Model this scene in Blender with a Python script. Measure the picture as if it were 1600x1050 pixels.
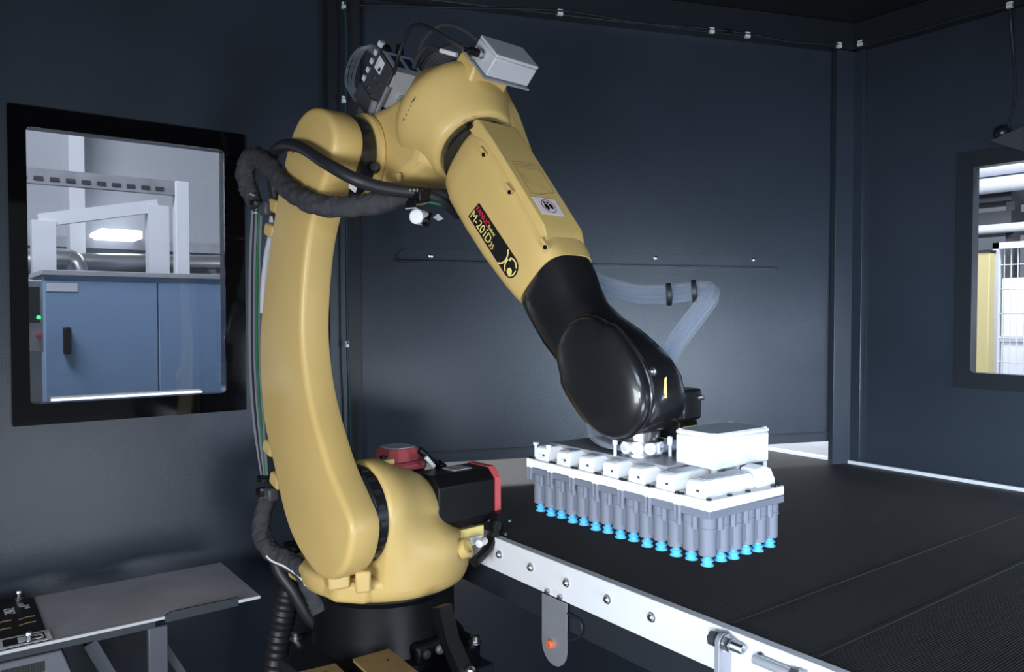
import bpy, bmesh, math, random
from mathutils import Vector, Matrix, noise

for o in list(bpy.data.objects):
    bpy.data.objects.remove(o, do_unlink=True)
scene = bpy.context.scene
col = scene.collection
random.seed(7)
V = Vector

# ------------------------------------------------------------------ camera
CAMZ = 1.5
F_PX = 1223.0
PITCH = math.radians(1.64)
HEAD = math.radians(36.7)
cam_d = bpy.data.cameras.new('camera')
cam_d.sensor_width = 36.0
cam_d.lens = F_PX / 1600.0 * 36.0
cam_d.clip_start = 0.02
cam_d.clip_end = 60
cam = bpy.data.objects.new('camera', cam_d)
col.objects.link(cam)
cam.location = (0, 0, CAMZ)
cam.rotation_euler = (math.radians(90) - PITCH, 0, -HEAD)
scene.camera = cam

# ------------------------------------------------------------------ world, lights, exposure
scene.view_settings.view_transform = 'Standard'
scene.view_settings.look = 'None'
scene.view_settings.gamma = 1.0
scene.view_settings.use_curve_mapping = False
scene.view_settings.exposure = 0.0
world = bpy.data.worlds.new('hall_light')
scene.world = world
world.use_nodes = True
bg = world.node_tree.nodes['Background']
bg.inputs[0].default_value = (0.86, 0.92, 1.0, 1)
bg.inputs[1].default_value = 0.2


def area_lamp(name, loc, target, sx, sy, power, colour):
    d = bpy.data.lights.new(name, 'AREA')
    d.shape = 'RECTANGLE'
    d.size = sx
    d.size_y = sy
    d.energy = power
    d.color = colour
    o = bpy.data.objects.new(name, d)
    col.objects.link(o)
    o.location = loc
    o.rotation_euler = (V(target) - V(loc)).to_track_quat('-Z', 'Y').to_euler()
    return o


area_lamp('doorway_lamp', (0.60, -0.75, 0.50), (1.20, 1.6, 1.05), 0.9, 0.5, 11, (0.80, 0.89, 1.0)).data.spread = math.radians(120)
area_lamp('overhead_lamp', (-0.25, -0.45, 2.10), (1.05, 1.15, 1.1), 0.8, 0.5, 3.6, (0.74, 0.86, 1.0)).data.spread = math.radians(80)
area_lamp('entrance_lamp', (-1.0, 0.25, 1.12), (1.3, 1.6, 0.92), 1.0, 0.6, 22, (0.90, 0.95, 1.0)).data.spread = math.radians(120)
area_lamp('belt_fill', (2.35, -1.25, 1.15), (2.35, 2.0, 0.95), 0.8, 0.4, 11, (0.66, 0.82, 1.0)).data.spread = math.radians(75)  # added fill light for the back wall, right wall and belt
area_lamp('side_fill', (-1.1, -0.9, 1.25), (2.88, 1.15, 1.1), 0.5, 0.4, 6.5, (0.70, 0.84, 1.0)).data.spread = math.radians(36)  # added narrow fill light thrown across onto the right wall
area_lamp('hall_fill', (3.6, 0.6, 3.4), (4.6, 0.8, 1.0), 1.2, 0.6, 140, (0.88, 0.93, 1.0))  # added fill light brightening the hall behind the right window
area_lamp('outfeed_fill', (2.3, 3.0, 2.3), (3.2, 2.3, 1.0), 0.8, 0.5, 60, (0.92, 0.95, 1.0))  # added fill light that whitens the board and belt beyond the slot
area_lamp('hall_fill_left', (-0.6, 2.7, 3.6), (0.6, 4.3, 1.4), 1.5, 0.6, 80, (0.88, 0.93, 1.0))  # added fill light brightening the hall behind the left window

# ------------------------------------------------------------------ pixel helper (1600 x 1050 frame)
_R = V((math.cos(HEAD), -math.sin(HEAD), 0))
_F = V((math.sin(HEAD), math.cos(HEAD), 0))
_U = V((0, 0, 1))


def ray(px, py):
    a = (px - 800) / F_PX
    b = -(py - 525) / F_PX
    return (_R * a + _U * (b * math.cos(PITCH) - math.sin(PITCH)) + _F * (math.cos(PITCH) + b * math.sin(PITCH)))


CAM = V((0, 0, CAMZ))


def hit(px, py, n, c):
    d = ray(px, py)
    n = V(n)
    return CAM + d * ((c - CAM.dot(n)) / d.dot(n))


def dep(px, py, z):
    d = ray(px, py)
    return CAM + d * (z / d.dot(_F))


# ------------------------------------------------------------------ materials
def mat(name, base, rough=0.5, metal=0.0, bump=None, var=None, trans=0.0, ior=1.45, coat=0.0, spec=0.5, emit=None):
    m = bpy.data.materials.new(name)
    m.use_nodes = True
    nt = m.node_tree
    b = nt.nodes['Principled BSDF']
    b.inputs['Base Color'].default_value = (*base, 1)
    b.inputs['Roughness'].default_value = rough
    b.inputs['Metallic'].default_value = metal
    b.inputs['Transmission Weight'].default_value = trans
    b.inputs['IOR'].default_value = ior
    b.inputs['Coat Weight'].default_value = coat
    b.inputs['Specular IOR Level'].default_value = spec
    if emit:
        b.inputs['Emission Color'].default_value = (*emit[0], 1)
        b.inputs['Emission Strength'].default_value = emit[1]
    tc = None
    if bump or var:
        tc = nt.nodes.new('ShaderNodeTexCoord')
    if bump:
        n = nt.nodes.new('ShaderNodeTexNoise')
        n.inputs['Scale'].default_value = bump[0]
        n.inputs['Detail'].default_value = 3
        nt.links.new(tc.outputs['Object'], n.inputs['Vector'])
        bp = nt.nodes.new('ShaderNodeBump')
        bp.inputs['Strength'].default_value = bump[1]
        bp.inputs['Distance'].default_value = bump[2] if len(bump) > 2 else 0.002
        nt.links.new(n.outputs['Fac'], bp.inputs['Height'])
        nt.links.new(bp.outputs['Normal'], b.inputs['Normal'])
    if var:
        n = nt.nodes.new('ShaderNodeTexNoise')
        n.inputs['Scale'].default_value = var[0]
        n.inputs['Detail'].default_value = 5
        nt.links.new(tc.outputs['Object'], n.inputs['Vector'])
        r = nt.nodes.new('ShaderNodeValToRGB')
        r.color_ramp.elements[0].position = 0.3
        r.color_ramp.elements[1].position = 0.7
        r.color_ramp.elements[0].color = (*[c * (1 - var[1]) for c in base], 1)
        r.color_ramp.elements[1].color = (*[min(1, c * (1 + var[1])) for c in base], 1)
        nt.links.new(n.outputs['Fac'], r.inputs['Fac'])
        nt.links.new(r.outputs['Color'], b.inputs['Base Color'])
    return m


M = {}
M['yellow'] = mat('yellow_paint', (0.62, 0.435, 0.158), 0.37, bump=(420, 0.12, 0.001), var=(6, 0.05))
M['wall'] = mat('dark_powder_coat', (0.029, 0.038, 0.053), 0.32, bump=(300, 0.35, 0.0015), var=(3, 0.12))
M['post'] = mat('dark_post_paint', (0.016, 0.020, 0.026), 0.4, bump=(300, 0.2, 0.001))
M['ceiling'] = mat('dark_ceiling_paint', (0.010, 0.011, 0.014), 0.6)
M['black'] = mat('black_plastic', (0.006, 0.006, 0.007), 0.42, spec=0.3)
M['gloss_black'] = mat('glossy_black_paint', (0.012, 0.012, 0.014), 0.30, coat=0.4, var=(8, 0.2))
M['rubber'] = mat('black_rubber', (0.018, 0.019, 0.023), 0.45)
M['cloth'] = mat('charcoal_sleeve_cloth', (0.040, 0.041, 0.047), 0.85, bump=(900, 0.5, 0.001), var=(40, 0.2))
M['red'] = mat('red_plastic', (0.60, 0.10, 0.11), 0.45, var=(20, 0.08))
M['steel'] = mat('bright_steel', (0.62, 0.63, 0.66), 0.28, 1.0)
M['zinc'] = mat('zinc_plate', (0.34, 0.35, 0.39), 0.42, 0.25, var=(12, 0.15))
M['alu'] = mat('grey_aluminium', (0.45, 0.47, 0.52), 0.45, 0.6, var=(10, 0.08))
M['sheet'] = mat('dull_sheet_steel', (0.50, 0.50, 0.55), 0.45, 0.2, bump=(60, 0.1, 0.001), var=(4, 0.25))
M['white'] = mat('white_plastic', (0.85, 0.86, 0.88), 0.4)
M['white_metal'] = mat('white_painted_metal', (0.80, 0.82, 0.86), 0.35)
M['box_grey'] = mat('light_grey_casting', (0.52, 0.53, 0.56), 0.4, bump=(200, 0.1, 0.001))
M['lid_grey'] = mat('grey_lid', (0.60, 0.66, 0.75), 0.5)  # box lid and sticker print; also shade coloured onto the module tops
M['print_grey'] = mat('grey_printed_plastic', (0.155, 0.172, 0.218), 0.62, bump=(500, 0.15, 0.001))
M['dark_grey'] = mat('dark_grey_enclosure', (0.052, 0.055, 0.064), 0.45)
M['blue_cup'] = mat('sky_blue_silicone', (0.10, 0.46, 0.80), 0.4)
M['blue_disp'] = mat('navy_display', (0.01, 0.05, 0.14), 0.2)
M['belt_edge'] = mat('belt_seam_rubber', (0.035, 0.035, 0.038), 0.6)


def clear_mat():
    m = bpy.data.materials.new('clear_tube')
    m.use_nodes = True
    nt = m.node_tree
    out = nt.nodes['Material Output']
    pb = nt.nodes['Principled BSDF']
    pb.inputs['Base Color'].default_value = (0.78, 0.82, 0.9, 1)
    pb.inputs['Roughness'].default_value = 0.10
    tr = nt.nodes.new('ShaderNodeBsdfTransparent')
    tr.inputs[0].default_value = (0.93, 0.95, 0.98, 1)
    lw = nt.nodes.new('ShaderNodeLayerWeight')
    lw.inputs['Blend'].default_value = 0.10
    ma = nt.nodes.new('ShaderNodeMath')
    ma.operation = 'MULTIPLY_ADD'
    ma.inputs[1].default_value = 0.75
    ma.inputs[2].default_value = 0.03
    mx = nt.nodes.new('ShaderNodeMixShader')
    nt.links.new(lw.outputs['Facing'], ma.inputs[0])
    nt.links.new(ma.outputs[0], mx.inputs[0])
    nt.links.new(tr.outputs[0], mx.inputs[1])
    nt.links.new(pb.outputs[0], mx.inputs[2])
    nt.links.new(mx.outputs[0], out.inputs[0])
    return m


M['clear'] = clear_mat()
M['glass'] = mat('window_glass', (0.93, 0.96, 1.0), 0.0, trans=1.0, ior=1.45)
M['frit'] = mat('black_glass_border', (0.003, 0.003, 0.004), 0.05)
M['orange'] = mat('orange_plastic', (0.75, 0.16, 0.05), 0.45)
M['label_yellow'] = mat('yellow_print', (0.82, 0.66, 0.22), 0.5)
M['label_white'] = mat('white_print', (0.8, 0.8, 0.82), 0.5)
M['label_red'] = mat('red_print', (0.62, 0.03, 0.08), 0.5)
M['label_black'] = mat('black_print', (0.008, 0.008, 0.008), 0.45)
M['green'] = mat('green_cable', (0.02, 0.16, 0.06), 0.5)
M['teal_cable'] = mat('dark_teal_cable', (0.01, 0.05, 0.065), 0.5)
M['lilac'] = mat('lilac_grey_cable', (0.19, 0.19, 0.23), 0.5)
M['cable_grey'] = mat('grey_cable_jacket', (0.06, 0.061, 0.068), 0.4)
M['shelf_leg'] = mat('slate_shelf_paint', (0.072, 0.08, 0.10), 0.4)
M['shelf_case'] = mat('mid_grey_case_paint', (0.12, 0.127, 0.15), 0.5)
M['rod_steel'] = mat('satin_steel', (0.5, 0.52, 0.56), 0.35, 0.45)
M['tan'] = mat('tan_board', (0.27, 0.18, 0.08), 0.6, var=(9, 0.15))
M['pedestal'] = mat('charcoal_pedestal_paint', (0.022, 0.026, 0.033), 0.4)
M['floor'] = mat('dark_concrete', (0.030, 0.033, 0.040), 0.55, var=(3, 0.2))
M['cab'] = mat('blue_grey_cabinet', (0.24, 0.37, 0.58), 0.5)
M['hallwall'] = mat('pale_hall_cladding', (0.42, 0.44, 0.48), 0.6)
M['hallwhite'] = mat('white_hall_paint', (0.72, 0.74, 0.8), 0.5)
M['gold'] = mat('yellow_fence_paint', (0.55, 0.46, 0.22), 0.5)
M['lamp'] = mat('white_glow', (1, 1, 1), 0.4, emit=((0.9, 0.95, 1.0), 2.2))  # glow of the hall strip lamp and of the added window strip
M['screen'] = mat('dark_screen', (0.02, 0.03, 0.035), 0.2)
M['green_led'] = mat('green_led', (0.05, 0.8, 0.2), 0.4, emit=((0.05, 0.9, 0.25), 1.5))


def belt_mat():
    m = mat('ribbed_black_belt', (0.03, 0.028, 0.029), 0.55)
    nt = m.node_tree
    b = nt.nodes['Principled BSDF']
    tc = nt.nodes.new('ShaderNodeTexCoord')
    w = nt.nodes.new('ShaderNodeTexWave')
    w.wave_type = 'BANDS'
    w.bands_direction = 'Y'
    w.inputs['Scale'].default_value = 62.0
    w.inputs['Distortion'].default_value = 0.6
    w.inputs['Detail'].default_value = 1.0
    n = nt.nodes.new('ShaderNodeTexNoise')
    n.inputs['Scale'].default_value = 300
    mx = nt.nodes.new('ShaderNodeMath')
    mx.operation = 'ADD'
    nt.links.new(tc.outputs['Object'], w.inputs['Vector'])
    nt.links.new(tc.outputs['Object'], n.inputs['Vector'])
    nt.links.new(w.outputs['Fac'], mx.inputs[0])
    nt.links.new(n.outputs['Fac'], mx.inputs[1])
    bp = nt.nodes.new('ShaderNodeBump')
    bp.inputs['Strength'].default_value = 0.7
    bp.inputs['Distance'].default_value = 0.0015
    nt.links.new(mx.outputs[0], bp.inputs['Height'])
    nt.links.new(bp.outputs['Normal'], b.inputs['Normal'])
    r = nt.nodes.new('ShaderNodeValToRGB')
    r.color_ramp.elements[0].color = (0.016, 0.0155, 0.017, 1)
    r.color_ramp.elements[1].color = (0.052, 0.049, 0.049, 1)
    nt.links.new(w.outputs['Fac'], r.inputs['Fac'])
    nt.links.new(r.outputs['Color'], b.inputs['Base Color'])
    return m


M['belt'] = belt_mat()


# ------------------------------------------------------------------ mesh builder
class MB:
    def __init__(self):
        self.v = []
        self.f = []

    def add(self, vs, fs):
        o = len(self.v)
        self.v += [V(p) for p in vs]
        self.f += [tuple(i + o for i in q) for q in fs]
        return self

    def box(self, c, s, R=None):
        c = V(c)
        vs = []
        for dx in (-.5, .5):
            for dy in (-.5, .5):
                for dz in (-.5, .5):
                    d = V((dx * s[0], dy * s[1], dz * s[2]))
                    vs.append(c + (R @ d if R else d))
        return self.add(vs, [(0, 1, 3, 2), (4, 6, 7, 5), (0, 4, 5, 1), (2, 3, 7, 6), (0, 2, 6, 4), (1, 5, 7, 3)])

    def span(self, lo, hi):
        lo, hi = V(lo), V(hi)
        return self.box((lo + hi) / 2, hi - lo)

    def rings(self, rs, cap=True):
        n = len(rs[0])
        vs = [p for r in rs for p in r]
        fs = []
        for i in range(len(rs) - 1):
            for j in range(n):
                k = (j + 1) % n
                fs.append((i * n + j, i * n + k, (i + 1) * n + k, (i + 1) * n + j))
        if cap:
            fs.append(tuple(reversed(range(n))))
            fs.append(tuple((len(rs) - 1) * n + j for j in range(n)))
        return self.add(vs, fs)

    def lathe(self, org, axis, prof, n=24):
        """prof = [(distance along the axis, radius), ...]"""
        axis = V(axis).normalized()
        u = axis.orthogonal().normalized()
        w = axis.cross(u)
        org = V(org)
        return self.rings([[org + axis * t + (u * math.cos(2 * math.pi * j / n) + w * math.sin(2 * math.pi * j / n)) * max(r, 1e-5)
                            for j in range(n)] for t, r in prof])

    def cyl(self, p0, p1, r, n=16, r1=None):
        p0, p1 = V(p0), V(p1)
        return self.lathe(p0, p1 - p0, [(0, r), ((p1 - p0).length, r if r1 is None else r1)], n)

    def prism(self, poly, off):
        off = V(off)
        a = [V(p) for p in poly]
        return self.rings([a, [p + off for p in a]])

    def tube(self, path, r, n=10, wob=None):
        path = [V(p) for p in path]
        rs = []
        t0 = (path[1] - path[0]).normalized()
        u = t0.orthogonal().normalized()
        for i, p in enumerate(path):
            t = (path[min(i + 1, len(path) - 1)] - path[max(i - 1, 0)]).normalized()
            u = (u - t * u.dot(t)).normalized()
            w = t.cross(u)
            rr = r(i / (len(path) - 1)) if callable(r) else r
            ring = []
            for j in range(n):
                a = 2 * math.pi * j / n
                d = u * math.cos(a) + w * math.sin(a)
                k = rr
                if wob:
                    q_ = p + d * rr
                    q2_ = V((q_.x * 26 + q_.z * 30, q_.y * 60 - q_.z * 20, q_.z * 34 - q_.x * 30))
                    rid = 1 - min(1, abs(noise.noise(q2_)) * 3.2)
                    k = rr * (1 + wob * .45 * noise.noise(q_ * 38) - wob * .45 * rid * rid)
                ring.append(p + d * k)
            rs.append(ring)
        return self.rings(rs)

    def build(self, name, material, parent=None, org=(0, 0, 0), smooth=35, bevel=None, link=True):
        me = bpy.data.meshes.new(name)
        org = V(org)
        me.from_pydata([p - org for p in self.v], [], self.f)
        bm = bmesh.new()
        bm.from_mesh(me)
        bmesh.ops.recalc_face_normals(bm, faces=bm.faces)
        bm.to_mesh(me)
        bm.free()
        me.materials.append(M[material] if isinstance(material, str) else material)
        me.polygons.foreach_set('use_smooth', [True] * len(me.polygons))
        me.set_sharp_from_angle(angle=math.radians(smooth))
        o = bpy.data.objects.new(name, me)
        col.objects.link(o)
        if parent is None:
            o.location = org
        else:
            o.parent = parent
        if bevel:
            md = o.modifiers.new('bevel', 'BEVEL')
            md.width = bevel[0]
            md.segments = bevel[1]
            md.limit_method = 'ANGLE'
            md.angle_limit = math.radians(30)
        return o


def curve(pts, n=8):
    """Catmull-Rom through the points"""
    P = [V(p) for p in pts]
    P = [P[0] * 2 - P[1]] + P + [P[-1] * 2 - P[-2]]
    out = []
    for i in range(1, len(P) - 2):
        a, b, c, d = P[i - 1:i + 3]
        for k in range(n):
            t = k / n
            out.append(0.5 * ((2 * b) + (c - a) * t + (2 * a - 5 * b + 4 * c - d) * t * t + (3 * b - a - 3 * c + d) * t ** 3))
    out.append(P[-2])
    return out


def tag(o, label=None, cat=None, group=None, kind=None):
    if label:
        o['label'] = label
    if cat:
        o['category'] = cat
    if group:
        o['group'] = group
    if kind:
        o['kind'] = kind
    return o


def thing(name, label, cat, loc, rz=0.0, group=None):
    o = bpy.data.objects.new(name, None)
    o.empty_display_size = 0.05
    col.objects.link(o)
    o.location = loc
    o.rotation_euler = (0, 0, rz)
    return tag(o, label, cat, group)


def part_label(o, label):
    o['label'] = label
    return o


def text_mesh(name, body, size, M4, material, parent, depth=0.0003, align='LEFT'):
    c = bpy.data.curves.new(name, 'FONT')
    c.body = body
    c.size = size
    c.extrude = depth
    c.align_x = align
    tmp = bpy.data.objects.new(name + '_tmp', c)
    col.objects.link(tmp)
    dg = bpy.context.evaluated_depsgraph_get()
    me = bpy.data.meshes.new_from_object(tmp.evaluated_get(dg))
    bpy.data.objects.remove(tmp, do_unlink=True)
    me.transform(M4)
    me.materials.clear()
    me.materials.append(M[material])
    o = bpy.data.objects.new(name, me)
    col.objects.link(o)
    o.parent = parent
    return o


def frame4(o, x, y):
    x = V(x).normalized()
    y = V(y).normalized()
    z = x.cross(y)
    return Matrix(((x.x, y.x, z.x, o[0]), (x.y, y.y, z.y, o[1]), (x.z, y.z, z.z, o[2]), (0, 0, 0, 1)))

# ------------------------------------------------------------------ the cell
CL = V((1.048, 2.33, 0))      # corner left / back wall
CR = V((2.88, 1.66, 0))       # corner back / right wall
CEIL = 2.60
BELT = 0.92
X0, X1 = 1.187, 2.845         # belt edges
bd = (CR - CL).normalized()   # along the back wall
bn = V((bd.y, -bd.x, 0))      # into the room
if bn.dot(CAM - CL) < 0:
    bn = -bn
bc = CL.dot(bn)


def on_back(px, py, d=0.0):
    return hit(px, py, bn, bc + d)


def on_left(px, py, d=0.0):
    return hit(px, py, (0, 1, 0), 2.33 - d)


def on_right(px, py, d=0.0):
    return hit(px, py, (1, 0, 0), 2.88 - d)


fl = MB().span((-6, -5, -0.06), (8, 9, 0)).build('floor', 'floor')
tag(fl, 'dark grey concrete floor under the robot cell', kind='structure')
ce = MB().prism([(-1.3, 2.42, CEIL), (1.06, 2.42, CEIL), (2.98, 1.72, CEIL), (2.98, -1.6, CEIL), (-1.3, -1.6, CEIL)], (0, 0, 0.05)).build('ceiling', 'ceiling')
tag(ce, 'black ceiling of the robot cell', kind='structure')

# left wall with a window hole
WX0, WX1 = on_left(43, 400).x, on_left(350, 400).x
WZ0, WZ1 = (on_left(55, 632).z + on_left(355, 612).z) / 2, (on_left(43, 203).z + on_left(350, 232).z) / 2
GX0, GX1 = on_left(14, 400).x, on_left(381, 400).x
GZ0, GZ1 = (on_left(22, 668).z + on_left(385, 638).z) / 2, (on_left(10, 168).z + on_left(377, 207).z) / 2
b = MB()
for x0, x1, z0, z1 in ((-1.3, WX0, 0, CEIL), (WX1, CL.x, 0, CEIL), (WX0, WX1, 0, WZ0), (WX0, WX1, WZ1, CEIL)):
    b.span((x0, 2.33, z0), (x1, 2.37, z1))
tag(b.build('wall_left', 'wall'), 'dark powder-coated left cell wall around the framed window', kind='structure')


def rounded_rect(x0, x1, z0, z1, r, n=5):
    pts = []
    for cx, cz, a0 in ((x1 - r, z1 - r, 0), (x0 + r, z1 - r, 90), (x0 + r, z0 + r, 180), (x1 - r, z0 + r, 270)):
        for k in range(n + 1):
            a = math.radians(a0 + 90 * k / n)
            pts.append((cx + r * math.cos(a), cz + r * math.sin(a)))
    return pts


def frame_mesh(outer, inner, fn, off):
    """ring between two outlines with the same number of points; fn maps (u, w) to 3-D"""
    n = len(outer)
    off = V(off)
    A = [V(fn(*p)) for p in outer]
    B = [V(fn(*p)) for p in inner]
    vs = A + B + [p + off for p in A] + [p + off for p in B]
    fs = []
    for i in range(n):
        j = (i + 1) % n
        fs += [(i, j, n + j, n + i), (2 * n + i, 3 * n + i, 3 * n + j, 2 * n + j), (i, 2 * n + i, 2 * n + j, j), (n + i, n + j, 3 * n + j, 3 * n + i)]
    return MB().add(vs, fs)


w1 = bpy.data.objects.new('window_1', None)
col.objects.link(w1)
w1.location = ((GX0 + GX1) / 2, 2.33, GZ0)
tag(w1, 'window with a wide black border in the left wall', kind='structure')
o1 = rounded_rect(GX0, GX1, GZ0, GZ1, 0.004)
i1 = rounded_rect(WX0, WX1, WZ0, WZ1, 0.012)
frame_mesh(o1, i1, lambda u, w: (u, 2.318, w), (0, 0.010, 0)).build('window_frame', 'frit', w1, w1.location)
MB().span((WX0 - .002, 2.322, WZ0 - .002), (WX1 + .002, 2.327, WZ1 + .002)).build('pane', 'glass', w1, w1.location)

# back wall with the belt opening at its foot
b = MB()
zb = 1.005
oL = on_back(700, 731)
oR = on_back(1307, 690)


def bw(s0, s1, z0, z1):
    th = -bn * 0.04
    p = [CL + bd * s0 + V((0, 0, z0)), CL + bd * s1 + V((0, 0, z0)), CL + bd * s1 + V((0, 0, z1)), CL + bd * s0 + V((0, 0, z1))]
    b.prism(p, th)


Lb = (CR - CL).length
sO0 = 0.16
sO1 = (oR - CL).dot(bd)
bw(0, Lb, zb, CEIL)
bw(0, sO0, 0, zb)
bw(sO1, Lb, 0, zb)
bw(sO0, sO1, 0, 0.80)
tag(b.build('wall_back', 'wall'), 'dark blue-grey back wall of the cell behind the robot', kind='structure')
# seam fold near the foot of the back wall
b = MB()
b.prism([CL + bd * .16 + V((0, 0, 1.035)), CL + bd * sO1 + V((0, 0, 1.035)), CL + bd * sO1 + V((0, 0, 1.043)), CL + bd * .16 + V((0, 0, 1.043))], bn * .006)
tag(b.build('trim_1', 'post'), 'thin dark fold along the foot of the back wall', kind='structure')

# right wall with window hole
RY1 = on_right(1520, 420).y           # far edge of the glass
RZ1 = on_right(1520, 262).z
RZ0 = on_right(1520, 582).z
RY0 = RY1 - 0.62
b = MB()
for y0, y1, z0, z1 in ((-1.6, RY0, 0, CEIL), (RY1, CR.y, 0, CEIL), (RY0, RY1, 0, RZ0), (RY0, RY1, RZ1, CEIL)):
    b.span((2.88, y0, z0), (2.92, y1, z1))
tag(b.build('wall_right', 'wall'), 'dark blue-grey right cell wall beside the belt', kind='structure')
w2 = bpy.data.objects.new('window_2', None)
col.objects.link(w2)
w2.location = (2.88, (RY0 + RY1) / 2, RZ0)
tag(w2, 'window at the right edge showing a bright hall and fence', kind='structure')
o2 = rounded_rect(RY0 - .06, RY1 + .055, RZ0 - .055, RZ1 + .055, 0.004)
i2 = rounded_rect(RY0, RY1, RZ0, RZ1, 0.014)
frame_mesh(o2, i2, lambda u, w: (2.872, u, w), (0.008, 0, 0)).build('window_frame', 'post', w2, w2.location)
MB().span((2.874, RY0 - .002, RZ0 - .002), (2.878, RY1 + .002, RZ1 + .002)).build('pane', 'glass', w2, w2.location)

# corner posts and top beams
b = MB()
b.span((1.0, 2.29, 0), (1.10, 2.35, CEIL))
b.prism([CL + bd * .02 + bn * .0, CL + bd * .07 + bn * .0, CL + bd * .07 + bn * .035, CL + bd * .02 + bn * .035], (0, 0, CEIL))
tag(b.build('trim_2', 'post', bevel=(.003, 2)), 'dark vertical corner post behind the robot arm', kind='structure')
b = MB()
b.prism([CR + bd * -.095 + bn * 0, CR + bd * .0 + bn * 0, CR + bd * 0 + bn * .028, CR + bd * -.095 + bn * .028], (0, 0, CEIL))
b.span((2.855, 1.60, 0), (2.88, 1.66, CEIL))
tag(b.build('trim_3', 'wall', bevel=(.003, 2)), 'dark vertical corner post between back and right walls', kind='structure')
b = MB()
b.prism([CL + V((0, 0, CEIL - .10)), CR + V((0, 0, CEIL - .10)), CR + bn * .05 + V((0, 0, CEIL - .10)), CL + bn * .05 + V((0, 0, CEIL - .10))], (0, 0, .10))
tag(b.build('trim_4', 'post', bevel=(.003, 2)), 'dark roof beam along the top of the back wall', kind='structure')
tag(MB().span((2.83, -1.6, CEIL - .10), (2.88, 1.66, CEIL)).build('trim_5', 'post', bevel=(.003, 2)), 'dark roof beam along the top of the right wall', kind='structure')

# front and side walls behind the camera, added to limit incoming light
b = MB()
b.span((-1.3, -1.64, 2.25), (2.92, -1.6, CEIL))
b.span((-1.3, -1.64, 0), (-1.0, -1.6, 2.25))
b.span((2.6, -1.64, 0), (2.92, -1.6, 2.25))
tag(b.build('wall_front_baffle', 'wall'), 'added unseen dark front wall with a wide opening, limiting the light', kind='structure')
tag(MB().span((-1.34, -1.64, 0), (-1.3, 2.37, CEIL)).build('wall_side_baffle', 'wall'), 'added unseen dark side wall shutting out light behind the camera', kind='structure')

# mounting rail on the back wall
pA, pB = on_back(620, 402), on_back(1216, 409)
rz = (on_back(620, 411).z + on_back(1216, 417).z) / 2
pA.z = pB.z = rz
rail = thing('mounting_rail', 'long dark mounting rail screwed to the back wall behind the forearm', 'rail', (pA + pB) / 2)
h = 0.042
s0, s1 = (pA - CL).dot(bd), (pB - CL).dot(bd)
prof = [(s0, 0), (s1, 0), (s1, h * .6), (s1 - .02, h), (s0 + .03, h), (s0, h * .6)]
MB().prism([CL + bd * s + bn * .001 + V((0, 0, rz + z)) for s, z in prof], bn * .004).build('flange', 'wall', rail, rail.location)
MB().prism([CL + bd * s0 + bn * .001 + V((0, 0, rz - .003)), CL + bd * s1 + bn * .001 + V((0, 0, rz - .003)), CL + bd * s1 + bn * .03 + V((0, 0, rz - .003)), CL + bd * s0 + bn * .03 + V((0, 0, rz - .003))], (0, 0, .004)).build('lip', 'wall', rail, rail.location)
for px, py in ((673, 400), (1024, 403), (1177, 406)):
    p = on_back(px, py, .004)
    MB().lathe(p, bn, [(0, .008), (.003, .008), (.005, .004)], 12).build('screw', 'steel', rail, rail.location)

# cable along the beams with its clips
pts = [on_back(560, 8, .056), on_back(700, 12, .056), on_back(875, 17, .056), on_back(1000, 36, .056), on_back(1112, 46, .056), on_back(1168, 53, .056), on_back(1240, 66, .056), on_back(1311, 69, .056)]
MBc = MB().tube(curve(pts, 6), .0035, 6)
tag(MBc.build('cable', 'rubber', None, pts[3]), 'thin black cable clipped along the beam over the back wall', 'cable')
pts = [on_right(1344, 66, .055), on_right(1420, 52, .055), on_right(1500, 28, .055), on_right(1575, 10, .055), on_right(1600, 4, .055)]
tag(MB().tube(curve(pts, 6), .0035, 6).build('cable', 'rubber', None, pts[2]), 'thin black cable clipped along the beam over the right wall', 'cable')
pts = [on_left(538, 2, .07), on_left(541, 60, .07), on_left(540, 160, .07), on_left(541, 300, .07), on_left(543, 540, .07), on_left(547, 640, .07), on_left(549, 800, .07)]
tag(MB().tube(curve(pts, 6), .004, 6).build('cable', 'teal_cable', None, pts[-1]), 'dark teal cable running down the corner post behind the robot', 'cable')


def clip(p, n, up, label, sx=.018):
    n = V(n).normalized()
    up = V(up)
    t = n.cross(up)
    c = thing('cable_clip', label, 'clip', p, 0, 'white cable clips along the beams')
    R = Matrix((t, n, up)).transposed()
    MB().box(p + up * .007, (sx, .008, .007), R).build('clip_arm', 'white', c, p)
    MB().box(p - up * .004, (sx, .012, .010), R).build('clip_base', 'white', c, p)


clip(on_back(875, 20, .054), bn, _U, 'white cable clip on the back beam nearest above the light grey junction box')
clip(on_back(1112, 48, .054), bn, _U, 'white cable clip on the back beam, left of the closely spaced pair')
clip(on_back(1168, 55, .054), bn, _U, 'white cable clip on the back beam, right of the closely spaced pair')
clip(on_back(1311, 71, .054), bn, _U, 'white cable clip on the back beam right beside the corner post')
clip(on_right(1344, 68, .054), (-1, 0, 0), _U, 'white cable clip on the right beam right beside the corner post')
clip(on_right(1578, 8, .054), (-1, 0, 0), _U, 'white cable clip on the right beam at the top right picture corner')
clip(on_left(537, 9, .068), (0, -1, 0), _U, 'white cable clip at the top of the left corner post', .01)
clip(on_left(537, 156, .068), (0, -1, 0), _U, 'white cable clip on the corner post beside the valve block', .01)
clip(on_left(542, 538, .068), (0, -1, 0), _U, 'white cable clip on the corner post halfway down beside the upper arm', .01)
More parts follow.
